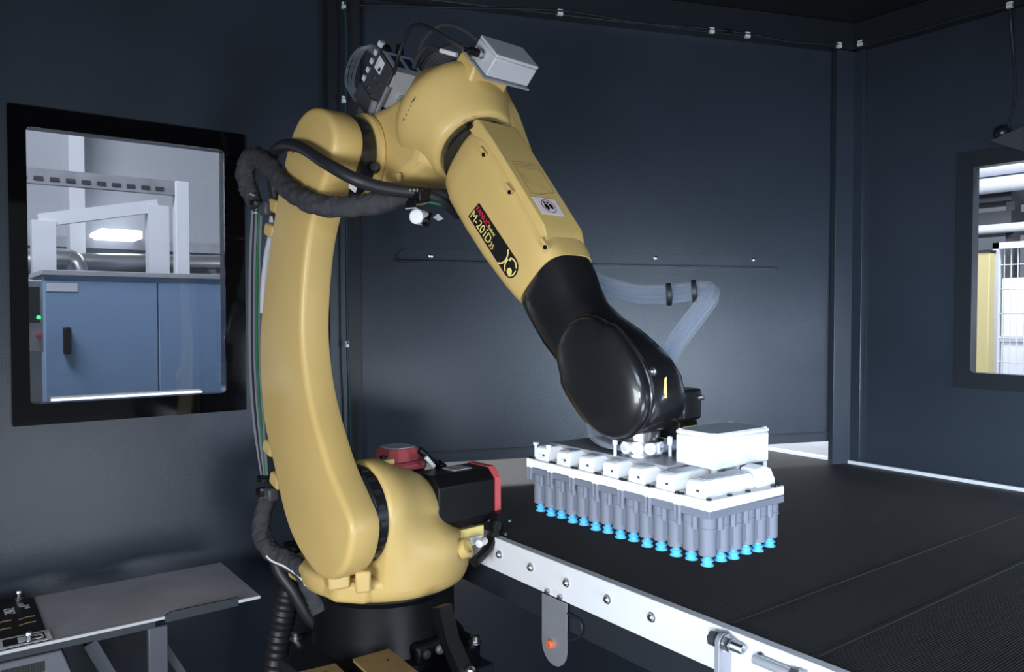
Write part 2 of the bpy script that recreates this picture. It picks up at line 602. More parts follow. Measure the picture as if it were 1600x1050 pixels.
# red status lamp on the beam
p = on_back(1138, 49, .052)
tag(MB().box(p, (.030, .014, .012), Matrix.Rotation(math.atan2(bd.y, bd.x), 3, 'Z')).lathe(p + bn * .007, bn, [(0, .005), (.004, .004), (.006, .001)], 10).build('indicator', M['black'], None, p), 'tiny dark indicator between two cable clips on the back beam', 'indicator')

# camera / sensor above the right window
p = on_right(1568, 208, .0)
sn = thing('wall_sensor', 'small black domed sensor with grey bracket above the right window', 'sensor', p)
MB().lathe(p, (-1, 0, 0), [(0, .026), (.015, .026), (.027, .020), (.034, .009), (.0355, 0)], 20).build('dome', 'gloss_black', sn, p)
q = on_right(1578, 218, 0)
MB().prism([q + V((0, .05, -.0)), q + V((0, -.05, .03)), q + V((0, -.05, -.05))], (-.03, 0, 0)).build('bracket', 'dark_grey', sn, p)
pts = [on_right(1575, 200, .02), on_right(1586, 150, .01), on_right(1584, 90, .01), on_right(1580, 40, .03), on_right(1578, 14, .055)]
MB().tube(curve(pts, 6), .003, 6).build('lead', 'rubber', sn, p)

# ------------------------------------------------------------------ hall seen through the windows
HY = 5.2
hw = MB().span((-5, HY, 0), (4.5, HY + .1, 5.0)).build('wall_hall', 'hallwall')
tag(hw, 'pale grey hall wall seen through the left window', kind='structure')


def on_y(px, py, y):
    return hit(px, py, (0, 1, 0), y)


p0, p1 = on_y(104, 300, HY - .15), on_y(128, 300, HY - .15)
tag(MB().span((p0.x, HY - .25, 0), (p1.x, HY, 5)).build('column', 'hallwhite', None, (p0.x, HY, 0)), 'white steel column against the hall wall, seen through the left window', 'column')
# blue-grey machine cabinet
cy = 3.3
tz = (on_y(45, 421, cy).z + on_y(350, 429, cy).z) / 2
xs = on_y(247, 500, cy).x
cb = thing('machine_cabinet', 'blue-grey machine cabinet with a door handle behind the left window', 'cabinet', (xs, cy, 0))
xa = on_y(70, 500, cy).x
MB().span((xa, cy + .012, 0.05), (1.14, cy + .4, tz - .02)).build('body', 'cab', cb, cb.location)
MB().span((xa, cy, 0.1), (xs - .003, cy + .012, tz - .04)).build('door', 'cab', cb, cb.location, bevel=(.002, 2))
MB().span((xs + .003, cy, 0.1), (1.13, cy + .012, tz - .04)).build('side_panel', 'cab', cb, cb.location, bevel=(.002, 2))
MB().span((xa - .01, cy - .01, tz - .02), (1.15, cy + .4, tz)).build('top', 'hallwall', cb, cb.location, bevel=(.002, 2))
hp = on_y(104, 532, cy)
MB().span((hp.x - .013, cy - .03, hp.z - .05), (hp.x + .013, cy, hp.z + .05)).build('handle', 'black', cb, cb.location, bevel=(.006, 2))
lp = on_y(97, 449, cy)
MB().span((lp.x - .05, cy - .002, lp.z - .015), (lp.x + .05, cy, lp.z + .015)).build('sign', 'hallwhite', cb, cb.location)
# cable tray on white gantry
ty = 3.9
t0, t1, t2 = on_y(30, 290, ty), on_y(272, 294, ty), on_y(283, 360, ty)
ga = thing('gantry', 'white gantry post with a perforated cable tray behind the left window', 'gantry', (t2.x, ty, 0))
MB().span((t2.x - .03, ty - .03, 0), (t2.x + .03, ty + .03, t1.z + .03)).build('post', 'hallwhite', ga, ga.location, bevel=(.003, 2))
MB().span((t0.x - .3, ty - .02, t1.z - .035), (t1.x, ty + .02, t1.z + .03)).build('cable_tray', 'zinc', ga, ga.location)
k = 0
x = t0.x - .25
while x < t1.x - .03:
    MB().span((x, ty - .024, t1.z - .02), (x + .035, ty - .019, t1.z - .004)).build('slot', 'dark_grey', ga, ga.location)
    x += .06
# second white frame further back
fy = 4.4
a0, a1, a2 = on_y(60, 345, fy), on_y(245, 322, fy), on_y(68, 420, fy)
wf = thing('portal_stand', 'white sloping frame bar on two legs behind the cable tray', 'frame', (a0.x, fy, 0))
MB().tube([a0, a1], .045, 4).build('bar', 'hallwhite', wf, wf.location)
MB().span((a2.x - .05, fy - .04, 0), (a2.x + .05, fy + .04, a0.z)).build('leg', 'hallwhite', wf, wf.location)
MB().span((a1.x - .05, fy - .04, 0), (a1.x + .05, fy + .04, a1.z)).build('leg', 'hallwhite', wf, wf.location)
# silver duct
dy = 4.75
d0, d1 = on_y(95, 410, dy), on_y(350, 414, dy)
du = thing('air_duct', 'round silver air duct running behind the blue-grey cabinet', 'duct', (d0.x, dy, 0))
MB().tube(curve([on_y(20, 412, dy), d0, on_y(112, 418, dy), on_y(118, 460, dy)], 8), .075, 16).build('elbow', 'steel', du, du.location)
MB().tube([on_y(100, 412, dy + .05), on_y(500, 416, dy + .05)], .06, 16).build('pipe', 'steel', du, du.location)
for px in (20, 330):
    q = on_y(px, 412, dy + .05)
    MB().span((q.x - .02, dy + .10, 0), (q.x + .02, dy + .14, q.z + .05)).build('stand', 'zinc', du, du.location)
    MB().span((q.x - .02, dy - .02, q.z - .085), (q.x + .02, dy + .14, q.z - .06)).build('saddle', 'zinc', du, du.location)
# ceiling strip lamp and added glowing strip imitating a bright line below the window
lmp = on_y(188, 366, HY - .3)
tag(MB().span((lmp.x - .11, HY - .34, lmp.z - .025), (lmp.x + .11, HY, lmp.z + .025)).build('strip_lamp', 'lamp', None, (lmp.x, HY - .3, lmp.z), bevel=(.01, 2)), 'short bright strip lamp on the hall wall seen through the left window', 'lamp')
wire_rail = on_y(188, 382, HY - .1)
tag(MB().span((-4, HY - .12, wire_rail.z - .03), (4, HY - .02, wire_rail.z + .03)).build('wall_rail', 'alu', None, (0, HY, wire_rail.z)), 'grey horizontal rail on the hall wall behind the left window', 'rail')
e0, e1 = on_y(80, 629, 2.52), on_y(315, 613, 2.52)
ls = thing('glow_strip', 'added glowing white strip imitating a bright line along the foot of the left window', 'lamp', ((e0.x + e1.x) / 2, 2.52, e0.z - .05))
zz = (e0.z + e1.z) / 2
MB().span((e0.x, 2.515, zz - .007), (e1.x, 2.525, zz + .007)).build('tube', 'lamp', ls, ls.location)
MB().span((e0.x, 2.525, zz - .02), (e1.x, 2.55, zz + .012)).build('channel', 'zinc', ls, ls.location)
for xx in (e0.x + .02, e1.x - .02):
    MB().span((xx - .008, 2.37, zz - .03), (xx + .008, 2.55, zz - .02)).build('bracket', 'zinc', ls, ls.location)
# operator panel
oy = 2.75
o0, o1 = on_y(46, 448, oy), on_y(68, 540, oy)
op = thing('operator_panel', 'narrow operator panel with green light and red button, behind left window', 'control panel', ((o0.x + o1.x) / 2, oy, 0))
MB().span((o0.x - .05, oy, o1.z - .02), (o1.x, oy + .05, o0.z + .02)).build('housing', 'hallwall', op, op.location, bevel=(.004, 2))
MB().span((o0.x - .03, oy - .003, (o0.z + o1.z) / 2 - .02), (o1.x - .008, oy, o0.z)).build('screen', 'screen', op, op.location)
g = on_y(60, 496, oy)
MB().lathe(g, (0, -1, 0), [(0, .006), (.006, .006), (.008, 0)], 10).build('green_light', 'green_led', op, op.location)
g = on_y(61, 524, oy)
MB().lathe(g, (0, -1, 0), [(0, .009), (.01, .009), (.012, 0)], 12).build('button', 'red', op, op.location)
MB().span((o0.x - .01, oy + .01, 0), (o0.x + .03, oy + .05, o1.z)).build('stand', 'hallwall', op, op.location)


# right side hall: fence, posts, pipes
def on_x(px, py, x):
    return hit(px, py, (1, 0, 0), x)


fx = 4.2
f0, f1 = on_x(1540, 395, fx), on_x(1540, 620, fx)
fp = thing('fence_post', 'yellow safety fence post seen through the right window', 'post', (fx, f0.y, 0))
ya, yb = on_x(1531, 450, fx).y, on_x(1550, 450, fx).y
MB().span((fx - .03, yb, 0), (fx + .03, ya, f0.z)).build('post', 'gold', fp, fp.location, bevel=(.004, 2))
MB().span((fx - .034, yb - .003, f0.z), (fx + .034, ya + .003, f0.z + .012)).build('cap', 'black', fp, fp.location)
MB().span((fx - .08, yb - .04, 0), (fx + .08, ya + .04, .012)).build('foot_plate', 'gold', fp, fp.location)
mx = 4.25
me_ = thing('mesh_fence', 'white wire mesh fence panel beyond the yellow post', 'fence', (mx, yb - .6, 0))
m0 = on_x(1553, 380, mx)
my1, my0, mz = m0.y, m0.y - 1.6, m0.z
MB().span((mx - .015, my1 - .03, .1), (mx + .015, my1, mz)).build('frame_side', 'hallwhite', me_, me_.location)
MB().span((mx - .015, my0, mz - .03), (mx + .015, my1, mz)).build('frame_top', 'hallwhite', me_, me_.location)
MB().span((mx - .015, my0, .1), (mx + .015, my1, .13)).build('frame_bottom', 'hallwhite', me_, me_.location)
MB().span((mx - .015, my0, 0), (mx + .015, my0 + .03, mz)).build('frame_side', 'hallwhite', me_, me_.location)

w0 = None
y = my1 - .05
while y > my0:
    if w0 is None:
        w0 = MB().cyl((mx, y, .1), (mx, y, mz), .0025, 5).build('wire', 'hallwhite', me_, me_.location)
        yy0 = y
    else:
        c = w0.copy()
        col.objects.link(c)
        c.parent = me_
        c.location = (0, y - yy0, 0)
    y -= .03
z = .3
while z < mz:
    MB().cyl((mx + .004, my0, z), (mx + .004, my1, z), .003, 5).build('cross_wire', 'hallwhite', me_, me_.location)
    z += .12
gx = 5.4
for nm, ya_, yb_, rr, lab in (('pipe', 270, 258, .05, 'upper thick white pipe crossing the right window'), ('pipe', 296, 288, .05, 'lower thick white pipe crossing the right window'),
                              ('pipe', 362, 360, .03, 'thin white pipe above the mesh fence in the right window')):
    pa, pb = on_x(1500, ya_, gx), on_x(1600, yb_, gx)
    tag(MB().tube([V((gx, pa.y + 1, pa.z)), V((gx, pb.y - 1, pa.z))], rr, 12).build(nm, 'hallwhite', None, (gx, pa.y, pa.z)), lab, 'pipe')
sx = 5.6
ra, rb = on_x(1515, 255, sx), on_x(1580, 345, sx)
rk = thing('dark_rack', 'dark storage rack behind the pipes in the right window', 'rack', (sx, ra.y, 0))
for zz_ in (rb.z, (ra.z + rb.z) / 2, ra.z):
    MB().span((sx, rb.y, zz_ - .07), (sx + .3, ra.y + .5, zz_ + .07)).build('shelf_beam', 'dark_grey', rk, rk.location)
for yy_ in (rb.y, ra.y + .45):
    MB().span((sx + .05, yy_, 0), (sx + .15, yy_ + .05, ra.z + .3)).build('upright', 'dark_grey', rk, rk.location)

wb0 = on_x(1100, 700, 3.25)  # white board below is added to stand in for hall brightness
wbd = thing('backing_board', 'added white board giving the brightness beyond the belt opening beside the corner post', 'board', (3.25, 2.6, 0))
MB().span((3.25, 1.75, .70), (3.28, 4.2, 1.25)).build('board', 'hallwhite', wbd, wbd.location)
for yy in (1.9, 4.0):
    MB().span((3.28, yy - .03, 0), (3.33, yy + .03, 1.2)).build('post', 'hallwhite', wbd, wbd.location)

wm = thing('white_machine', 'white machine housing behind the mesh fence in the right window', 'machine', (4.7, 0.6, 0))
MB().span((4.6, -0.9, .05), (5.2, my1 + .1, mz - .16)).build('housing', 'hallwhite', wm, wm.location, bevel=(.01, 2))
MB().span((4.59, -0.9, mz - .5), (4.6, my1 + .1, mz - .47)).build('seam', 'alu', wm, wm.location)
tag(MB().span((7.2, -4, 0), (7.3, 6, 4.5)).build('wall_hall_right', 'hallwall'), 'pale hall wall far behind the right window', kind='structure')

# ------------------------------------------------------------------ conveyor
cv = thing('belt_conveyor', 'wide conveyor with a black ribbed belt and white side rails', 'conveyor', (X0, 0.4, 0))
co = cv.location
YA, YB = -1.5, 3.15
part_label(MB().span((X0, YA, BELT - .012), (X1, YB, BELT)).build('belt', 'belt', cv, co), 'black ribbed conveyor belt')
fr = MB().span((X0 - .026, YA, BELT - .082), (X0 - .004, YB, BELT + .003)).build('side_rail', 'white_metal', cv, co, bevel=(.0015, 2))
part_label(fr, 'white front side rail with bolts')
MB().span((X1 + .002, YA, BELT - .06), (X1 + .022, YB, BELT + .012)).build('side_rail', 'white_metal', cv, co, bevel=(.0015, 2))
MB().span((X0 - .018, YA, BELT - .15), (X0 + .03, YB, BELT - .083)).build('beam', 'pedestal', cv, co)
MB().span((X1 - .03, YA, BELT - .15), (X1 + .018, YB, BELT - .061)).build('beam', 'pedestal', cv, co)
MB().span((X0 + .03, YA, BELT - .05), (X1 - .03, YB, BELT - .02)).build('slider_bed', 'pedestal', cv, co)
for yy in (-1.2, 2.9):
    for xx in (X0 + .005, X1 - .015):
        MB().span((xx - .03, yy - .03, 0), (xx + .03, yy + .03, BELT - .15)).build('leg', 'pedestal', cv, co)
XF = X0 - .026


def rail_pt(px, py, d=0.0):
    return hit(px, py, (1, 0, 0), XF - d)


for px, py in ((781, 866), (830, 886), (886, 910), (950, 936), (1019, 964)):
    p = rail_pt(px, py)
    bo = MB().lathe(p, (-1, 0, 0), [(0, .0105), (.003, .0105), (.0035, .0085), (.0075, .0075), (.010, .0045), (.0102, 0)], 16).build('bolt', 'steel', fr, co)
# belt joints
for (ax, ay), (bx_, by) in (((1165, 985), (1600, 790)), ((1310, 1030), (1600, 862))):
    y_ = (hit(ax, ay, (0, 0, 1), BELT).y + hit(bx_, by, (0, 0, 1), BELT).y) / 2
    MB().span((X0 + .01, y_ - .004, BELT - .001), (X1 - .01, y_ + .004, BELT + .0012)).build('belt_seam', 'belt_edge', cv, co)
# sensor bracket hanging from the rail
pt = rail_pt(868, 935)
pb = rail_pt(866, 1038)
hb = thing('sensor_bracket', 'grey round-ended bracket hanging below the white rail with an orange plug', 'bracket', (XF - .004, pt.y, pb.z))
wv_ = (rail_pt(848, 960).y - rail_pt(886, 960).y) / 2
prof = [(wv_, pt.z), (-wv_, pt.z)]
for k in range(9):
    a_ = math.pi * k / 8
    prof.append((-wv_ * math.cos(a_), pb.z + wv_ * (1 - math.sin(a_))))
MB().prism([V((XF - .001, pt.y + u, w_)) for u, w_ in prof], (-.004, 0, 0)).build('plate', 'alu', hb, hb.location)
for px, py in ((855, 924), (875, 933)):
    p = rail_pt(px, py, .005)
    MB().lathe(p, (-1, 0, 0), [(0, .007), (.004, .007), (.006, .004), (.0062, 0)], 6).build('bolt', 'steel', hb, hb.location)
p = rail_pt(862, 1006, .005)
pl_ = MB().lathe(p, (-1, 0, 0), [(0, .0105), (.008, .0105), (.011, .008), (.0112, .004), (.006, .0038), (.006, 0)], 14).build('plug', 'orange', hb, hb.location)
lw = [rail_pt(886, 958, .002), rail_pt(905, 970, .004), rail_pt(909, 985, .004), rail_pt(903, 997, .004), rail_pt(888, 1000, .002)]
MB().tube(curve(lw, 6), .0022, 6).build('wire_loop', 'rubber', hb, hb.location)
# belt tensioner
p = rail_pt(1129, 1003, .02)
tz_ = thing('belt_tensioner', 'steel belt tensioner with a threaded bolt standing before the white rail', 'tensioner', (p.x, p.y, p.z - .12))
tl = tz_.location
wb = .018
prof = [(wb, -.14), (-wb, -.14), (-wb, 0)] + [(-wb * math.cos(math.pi * k / 8), wb * math.sin(math.pi * k / 8)) for k in range(1, 8)] + [(wb, 0)]
MB().prism([V((p.x + u * 1.0, p.y + .004, p.z + w_)) for u, w_ in prof], (0, -.010, 0)).build('plate', 'zinc', tz_, tl, bevel=(.001, 2))
MB().span((p.x - .018, p.y - .004, p.z - .15), (XF, p.y + .004, p.z - .09)).build('foot', 'zinc', tz_, tl)
MB().lathe(p + V((0, .006, .0)), (0, 1, 0), [(0, .014), (.006, .014)], 20).build('washer', 'steel', tz_, tl)
MB().lathe(p + V((0, .012, .0)), (0, 1, 0), [(0, .014), (.014, .014)], 6).build('bolt_head', 'dark_grey', tz_, tl, bevel=(.001, 2))
MB().lathe(p + V((0, -.006, .0)), (0, -1, 0), [(0, .0165), (.003, .0165)], 20).build('washer', 'steel', tz_, tl)
MB().lathe(p + V((0, -.009, .0)), (0, -1, 0), [(0, .0135), (.012, .0135)], 6).build('nut', 'steel', tz_, tl, bevel=(.001, 2))
thr = []
for k in range(12):
    thr += [(k * .002, .0075), (k * .002 + .001, .0084)]
MB().lathe(p + V((0, -.021, .0)), (0, -1, 0), thr + [(.0245, .006)], 16).build('thread', 'steel', tz_, tl)
p = rail_pt(1205, 1040, .012)
gr = thing('guide_rod', 'short steel guide rod with dark nut lying along the white rail', 'rod', p)
MB().lathe(p + V((0, .035, 0)), (0, -1, 0), [(0, .008), (.001, .009), (.075, .009)], 16).build('rod', 'rod_steel', gr, p)
MB().lathe(p + V((0, -.04, 0)), (0, -1, 0), [(0, .013), (.014, .013)], 6).build('nut', 'dark_grey', gr, p)
MB().lathe(rail_pt(1190, 1026), (-1, 0, 0), [(0, .0105), (.003, .0105), (.0075, .0075), (.010, .0045), (.0102, 0)], 16).build('bolt', 'steel', gr, p)
MB().span((p.x, p.y - .065, p.z - .012), (XF, p.y - .05, p.z + .012)).build('lug', 'zinc', gr, p)

# ------------------------------------------------------------------ robot (local frame: x forward, y left, z up, origin at the base)
RO = V((0.931, 1.7975, 0.6055))
RZ = math.atan2(-0.99528, 0.09706)
robot = thing('industrial_robot', 'yellow six-axis industrial robot with a black wrist, mounted on a dark pedestal', 'robot', RO, RZ)
RM = Matrix.Translation(RO) @ Matrix.Rotation(RZ, 4, 'Z')
RI = RM.inverted()


def loc(p):
    return RI @ V(p)


def D(px, py, z):
    """point at a pixel and depth, in the robot's frame"""
    return loc(dep(px, py, z))


BE = 0.82107
AV = V((math.cos(BE), 0, -math.sin(BE)))
PV = V((math.sin(BE), 0, math.cos(BE)))
YV = V((0, 1, 0))
A0 = V((0.22145, 0, 1.41144))
WR = V((0.82792, 0, 0.76007))
J2 = V((0.075, 0, 0.425))
J3 = V((0.0641, 0, 1.2649))


def apy(a, y, p):
    return A0 + AV * a + YV * y + PV * p


def superell(n, hu, hv, e):
    out = []
    for j in range(n):
        t = 2 * math.pi * j / n
        c, s = math.cos(t), math.sin(t)
        out.append((hu * math.copysign(abs(c) ** (2 / e), c), hv * math.copysign(abs(s) ** (2 / e), s)))
    return out


def loft_a(rows, n=40):
    """rows of (a, cy, cp, hy, hp, exponent) along the forearm axis"""
    return MB().rings([[apy(a, cy + u, cp + w) for u, w in superell(n, hy, hp, e)] for a, cy, cp, hy, hp, e in rows])


# --- base and turret
bs = MB()
bs.lathe((0, 0, 0), (0, 0, 1), [(.05, .205), (.065, .205), (.075, .185), (.11, .178), (.20, .178), (.215, .19), (.223, .19)], 48)
bs.build('base', 'black', robot)
b = MB()
b.rings([[V((u, w, z)) for u, w in superell(32, h_, h_, 5)] for z, h_ in ((0, .20), (.045, .20), (.052, .19))])
bf = b.build('base_flange', 'black', robot)
for sx_ in (-1, 1):
    for sy_ in (-1, 1):
        MB().lathe((sx_ * .165, sy_ * .165, .05), (0, 0, 1), [(0, .018), (.004, .018), (.005, .013), (.018, .013), (.02, .009)], 12).build('bolt', 'steel', bf)
cn = MB().box((.175, .02, .085), (.06, .13, .05)).build('connector_panel', 'black', robot, bevel=(.01, 2))
for k_ in range(3):
    MB().lathe((.204, -.02 + .04 * k_, .088), (1, 0, 0), [(0, .011), (.008, .011), (.012, .007)], 10).build('socket', 'zinc' if k_ == 1 else 'dark_grey', cn)

tu = MB()
rows = [(.222, 0, 0, .196, .196, 2), (.228, 0, 0, .206, .206, 2), (.240, 0, 0, .212, .212, 2), (.262, 0, 0, .214, .214, 2), (.272, 0, 0, .212, .212, 2), (.279, .0, 0, .203, .203, 2), (.282, 0, 0, .10, .10, 2)]
tu.rings([[V((cx_ + u, cy_ + w, z)) for u, w in superell(56, hx, hy, e)] for z, cx_, cy_, hx, hy, e in rows])


def arch(cx_, cz_, r_, fx, bx_, zf):
    # side outline of the turret: foot, round shoulder, foot
    pts = [V((fx, 0, .25)), V((fx + .002, 0, .285)), V((fx * .5 + (cx_ + r_) * .5 + zf, 0, .345))]
    for k in range(15):
        t = math.pi * k / 14
        pts.append(V((cx_ + r_ * math.cos(t), 0, cz_ + r_ * math.sin(t))))
    pts += [V((bx_ * .5 + (cx_ - r_) * .5, 0, .34)), V((bx_, 0, .25))]
    return curve(pts, 3)


prof = [(-.121, .088, .42, .112, .172, -.06, 0), (-.117, .088, .42, .121, .180, -.08, 0), (-.108, .088, .42, .125, .187, -.1, 0), (-.075, .086, .42, .125, .2035, -.14, .002), (-.03, .076, .410, .112, .2145, -.17, .008),
        (.02, .066, .402, .104, .2165, -.18, .024), (.06, .060, .392, .094, .2085, -.18, .030), (.10, .046, .372, .080, .192, -.16, .022), (.13, .035, .35, .058, .172, -.13, .006), (.155, .03, .33, .04, .15, -.10, 0), (.162, .03, .32, .02, .12, -.08, 0)]
tu.rings([[p_ + V((0, y_, 0)) for p_ in arch(cx_, cz_, r_, fx, bx_, zf)] for y_, cx_, cz_, r_, fx, bx_, zf in prof])
turret = part_label(tu.build('turret', 'yellow', robot, smooth=50), 'yellow rotating turret with a round shoulder boss')
b = MB().prism([V((-.13, -.205, .226)), V((.10, -.205, .226)), V((.16, -.16, .226)), (.16, -.05, .226), (-.17, -.05, .226), (-.17, -.16, .226)], (0, 0, .05))
b.build('shoulder_foot', 'yellow', turret, bevel=(.012, 3))
b = MB().box((.100, -.195, .290), (.062, .05, .05), Matrix.Rotation(-.3, 3, 'Z'))
b.build('stop_block', 'yellow', turret, bevel=(.006, 2))
MB().box((.165, -.165, .285), (.018, .035, .05), Matrix.Rotation(-.5, 3, 'Z')).build('stop_tab', 'yellow', turret, bevel=(.006, 2))
MB().lathe((-.02, -.17, .275), (0, 0, 1), [(0, .02), (.05, .016), (.055, .01)], 16).build('boss', 'yellow', turret)
MB().lathe((.19, .10, .31), (.8, .5, .4), [(0, .025), (.02, .025), (.022, .016), (.012, .014), (.012, 0)], 16).build('lifting_boss', 'yellow', turret)
MB().box((.080, -.060, .534), (.045, .05, .014)).build('top_pad', 'yellow', turret, bevel=(.003, 2))
MB().lathe((.080, -.055, .540), (0, 0, 1), [(0, .009), (.006, .009), (.008, .005)], 8).build('screw', 'black', turret)
JR = V((.090, 0, .42))
b = MB().lathe(JR + V((0, -.118, 0)), (0, -1, 0), [(0, .112), (.004, .115), (.03, .115), (.036, .11), (.040, .10)], 64)
rg = part_label(b.build('shoulder_ring', 'gloss_black', robot), 'black gear ring at the shoulder joint')
for k_ in range(20):
    a_ = 2 * math.pi * k_ / 20
    c_ = JR + V((.1145 * math.cos(a_), -.136, .1145 * math.sin(a_)))
    MB().box(c_, (.006, .016, .012), Matrix.Rotation(-a_, 3, 'Y')).build('ring_screw', 'rubber', rg)

# --- motors
m2 = MB()


def octo(hx, hz, ch):
    return [(hx, hz - ch), (hx - ch, hz), (-hx + ch, hz), (-hx, hz - ch), (-hx, -hz + ch), (-hx + ch, -hz), (hx - ch, -hz), (hx, -hz + ch)]


mc = V((.085, 0, .415))
m2.rings([[mc + V((u, y_, w)) for u, w in octo(h_, h_ + .004, .026)] for y_, h_ in ((.06, .068), (.243, .068))])
mo2 = part_label(m2.build('shoulder_motor', 'black', robot, bevel=(.003, 2)), 'black servo motor with a red end cap')
b = MB().rings([[mc + V((u, y_, w)) for u, w in octo(h_, h_ + .004, .026)] for y_, h_ in ((.244, .070), (.262, .070), (.272, .058))])
b.build('end_cap', 'red', mo2)
MB().box(mc + V((.0, .17, .0735)), (.05, .06, .002)).build('rating_plate', 'box_grey', mo2)
MB().box(mc + V((.064, .165, -.085)), (.012, .075, .03)).build('bracket_plate', 'label_yellow', mo2)
b = MB().box(mc + V((.078, .245, -.062)), (.03, .03, .045))
b.tube(curve([mc + V((.085, .235, -.075)), mc + V((.09, .215, -.105)), mc + V((.10, .18, -.13)), mc + V((.12, .13, -.14))], 5), .013, 10)
b.lathe(mc + V((.08, .24, -.068)), (.2, -.5, -1), [(0, .018), (.02, .018), (.021, .014), (.03, .014), (.031, .019), (.042, .019)], 12)
b.build('connector', 'black', mo2)
MB().box(mc + V((.07, .165, -.100)), (.03, .04, .02)).lathe(mc + V((.1, .18, -.10)), (.4, -1, 0), [(0, .01), (.03, .01)], 10).build('cable_plug', 'label_white', mo2)
for k_ in range(3):
    MB().lathe(mc + V((.082 + .006 * k_, .275 - .02 * k_, -.07 - .03 * k_)), (1, 0, .2), [(0, .005), (.01, .005), (.012, .002)], 8).build('screw', 'steel', mo2)

m1c = loc(dep(621, 723, 2.10))
m1 = MB().rings([[V((m1c.x + u, m1c.y + w, z)) for u, w in octo(.062, .062, .022)] for z in (.26, m1c.z - .012)])
mo1 = part_label(m1.build('base_motor', 'black', robot, bevel=(.003, 2)), 'black upright motor with a red stepped cap')
zt = m1c.z - .011
b = MB().rings([[V((m1c.x + u * k_, m1c.y + w * k_, zt + z)) for u, w in octo(.066, .066, .024)] for z, k_ in ((0, 1), (.014, 1), (.020, .93))])
b.build('cap_flange', 'red', mo1)
b = MB().rings([[V((m1c.x + u * k_, m1c.y + w * k_, zt + z)) for u, w in octo(.047, .047, .018)] for z, k_ in ((.02, 1.08), (.048, 1.0), (.055, .9))])
b.build('encoder_cover', 'red', mo1, bevel=(.002, 2))
MB().rings([[V((m1c.x + u * k_, m1c.y + w * k_, zt + z)) for u, w in octo(.04, .04, .015)] for z, k_ in ((.0545, 1), (.057, .97))]).build('cover_lid', 'box_grey', mo1)
b = MB()
q0, q1, q2 = D(655, 703, 2.05), D(672, 716, 2.06), D(688, 728, 2.08)
b.tube([q0, q0.lerp(q1, .6)], .010, 10)
b.tube(curve([q0, q1, q2, D(682, 740, 2.1)], 5), .006, 8)
b.lathe(q2, (q2 - q1), [(-.01, .013), (.012, .013), (.013, .01), (.03, .01)], 10)
b.build('cable_connector', 'black', mo1)
MB().tube([D(665, 714, 2.04), D(678, 729, 2.05)], .006, 8).build('cable_tag', 'label_white', mo1)

# --- upper arm
P = [(-.035, 1.330), (-.070, 1.285), (-.094, 1.238), (-.130, 1.165), (-.172, 1.04), (-.213, .915), (-.230, .83), (-.230, .74), (-.210, .62), (-.163, .525), (-.102, .405),
     (-.045, .342), (.03, .300), (.09, .285), (.155, .303), (.20, .345), (.222, .40), (.219, .443), (.182, .487), (.124, .55), (.066, .64), (.030, .715), (.008, .80), (.004, .89),
     (.026, 1.03), (.064, 1.12), (.120, 1.20), (.158, 1.255), (.160, 1.298), (.135, 1.335), (.095, 1.357), (.045, 1.366), (.0, 1.355)]
Ps = curve([(x_, 0, z_) for x_, z_ in P] + [(P[0][0], 0, P[0][1])], 4)[:-1]
cc = V((0, 0, .8))


def inset(pts, d):
    out = []
    n_ = len(pts)
    for i_ in range(n_):
        t_ = (pts[(i_ + 1) % n_] - pts[i_ - 1]).normalized()
        nn = V((t_.z, 0, -t_.x))
        out.append(pts[i_] + nn * d)
    return out


area = sum(Ps[i].x * Ps[(i + 1) % len(Ps)].z - Ps[(i + 1) % len(Ps)].x * Ps[i].z for i in range(len(Ps)))
sg = -1 if area > 0 else 1
yo, yi = -.230, -.152
ar = MB()
ringsA = []
for y_, d_ in ((yi, .012), (yi - .004, .004), (yi - .014, 0), (yo + .014, 0), (yo + .008, .0015), (yo + .0035, .005), (yo + .001, .010), (yo, .017)):
    ringsA.append([p_ + V((0, y_, 0)) for p_ in inset(Ps, sg * d_)])
ar.rings(ringsA)
arm = part_label(ar.build('upper_arm', 'yellow', robot, smooth=40), 'curved yellow upper arm')
MB().lathe(V((-.033, yo + .008, 1.292)), (-.35, -1, .25), [(-.004, .0), (-.004, .018), (.004, .021), (.004, .014), (-.012, .012), (-.012, 0)], 20).build('cover_hole', 'rubber', arm)
for zc, xc in ((1.165, -.152), (1.105, -.176), (.548, -.196), (.470, -.158)):
    MB().box((xc - .012, -.205, zc), (.05, .035, .034), Matrix.Rotation(.3, 3, 'Y')).build('cable_lug', 'yellow', arm, bevel=(.008, 3))
b = MB().lathe(J3 + V((0, -.156, 0)), (0, 1, 0), [(0, .088), (.004, .094), (.036, .094), (.04, .088)], 56)
part_label(b.build('elbow_ring', 'gloss_black', robot), 'black gear ring at the elbow joint')

# --- elbow housing
el = MB()
dome = [(-.030, .020), (-.026, .044), (-.012, .060), (.005, .072), (.03, .092), (.06, .116), (.078, .130), (.092, .136), (.108, .136), (.125, .130), (.150, .119), (.180, .106), (.203, .098), (.210, .092), (.212, .08)]
el.rings([[apy(a_, r_ * math.cos(2 * math.pi * j / 56), r_ * math.sin(2 * math.pi * j / 56)) for j in range(56)] for a_, r_ in dome])
elbow = part_label(el.build('elbow_housing', 'yellow', robot, smooth=45), 'large yellow bell-shaped elbow housing')
b = MB().lathe(J3 + V((0, -.115, 0)), (0, 1, 0), [(0, .095), (.004, .104), (.012, .106), (.02, .10), (.06, .098), (.19, .095), (.2, .08)], 48)
b.build('elbow_boss', 'yellow', elbow)
b = MB()
body = [(-.012, -.06), (.012, -.02), (.08, .03), (.17, .0), (.200, -.07), (.165, -.15), (.10, -.235), (.045, -.285), (-.02, -.30), (-.075, -.275), (-.09, -.21), (-.07, -.13)]
rs = []
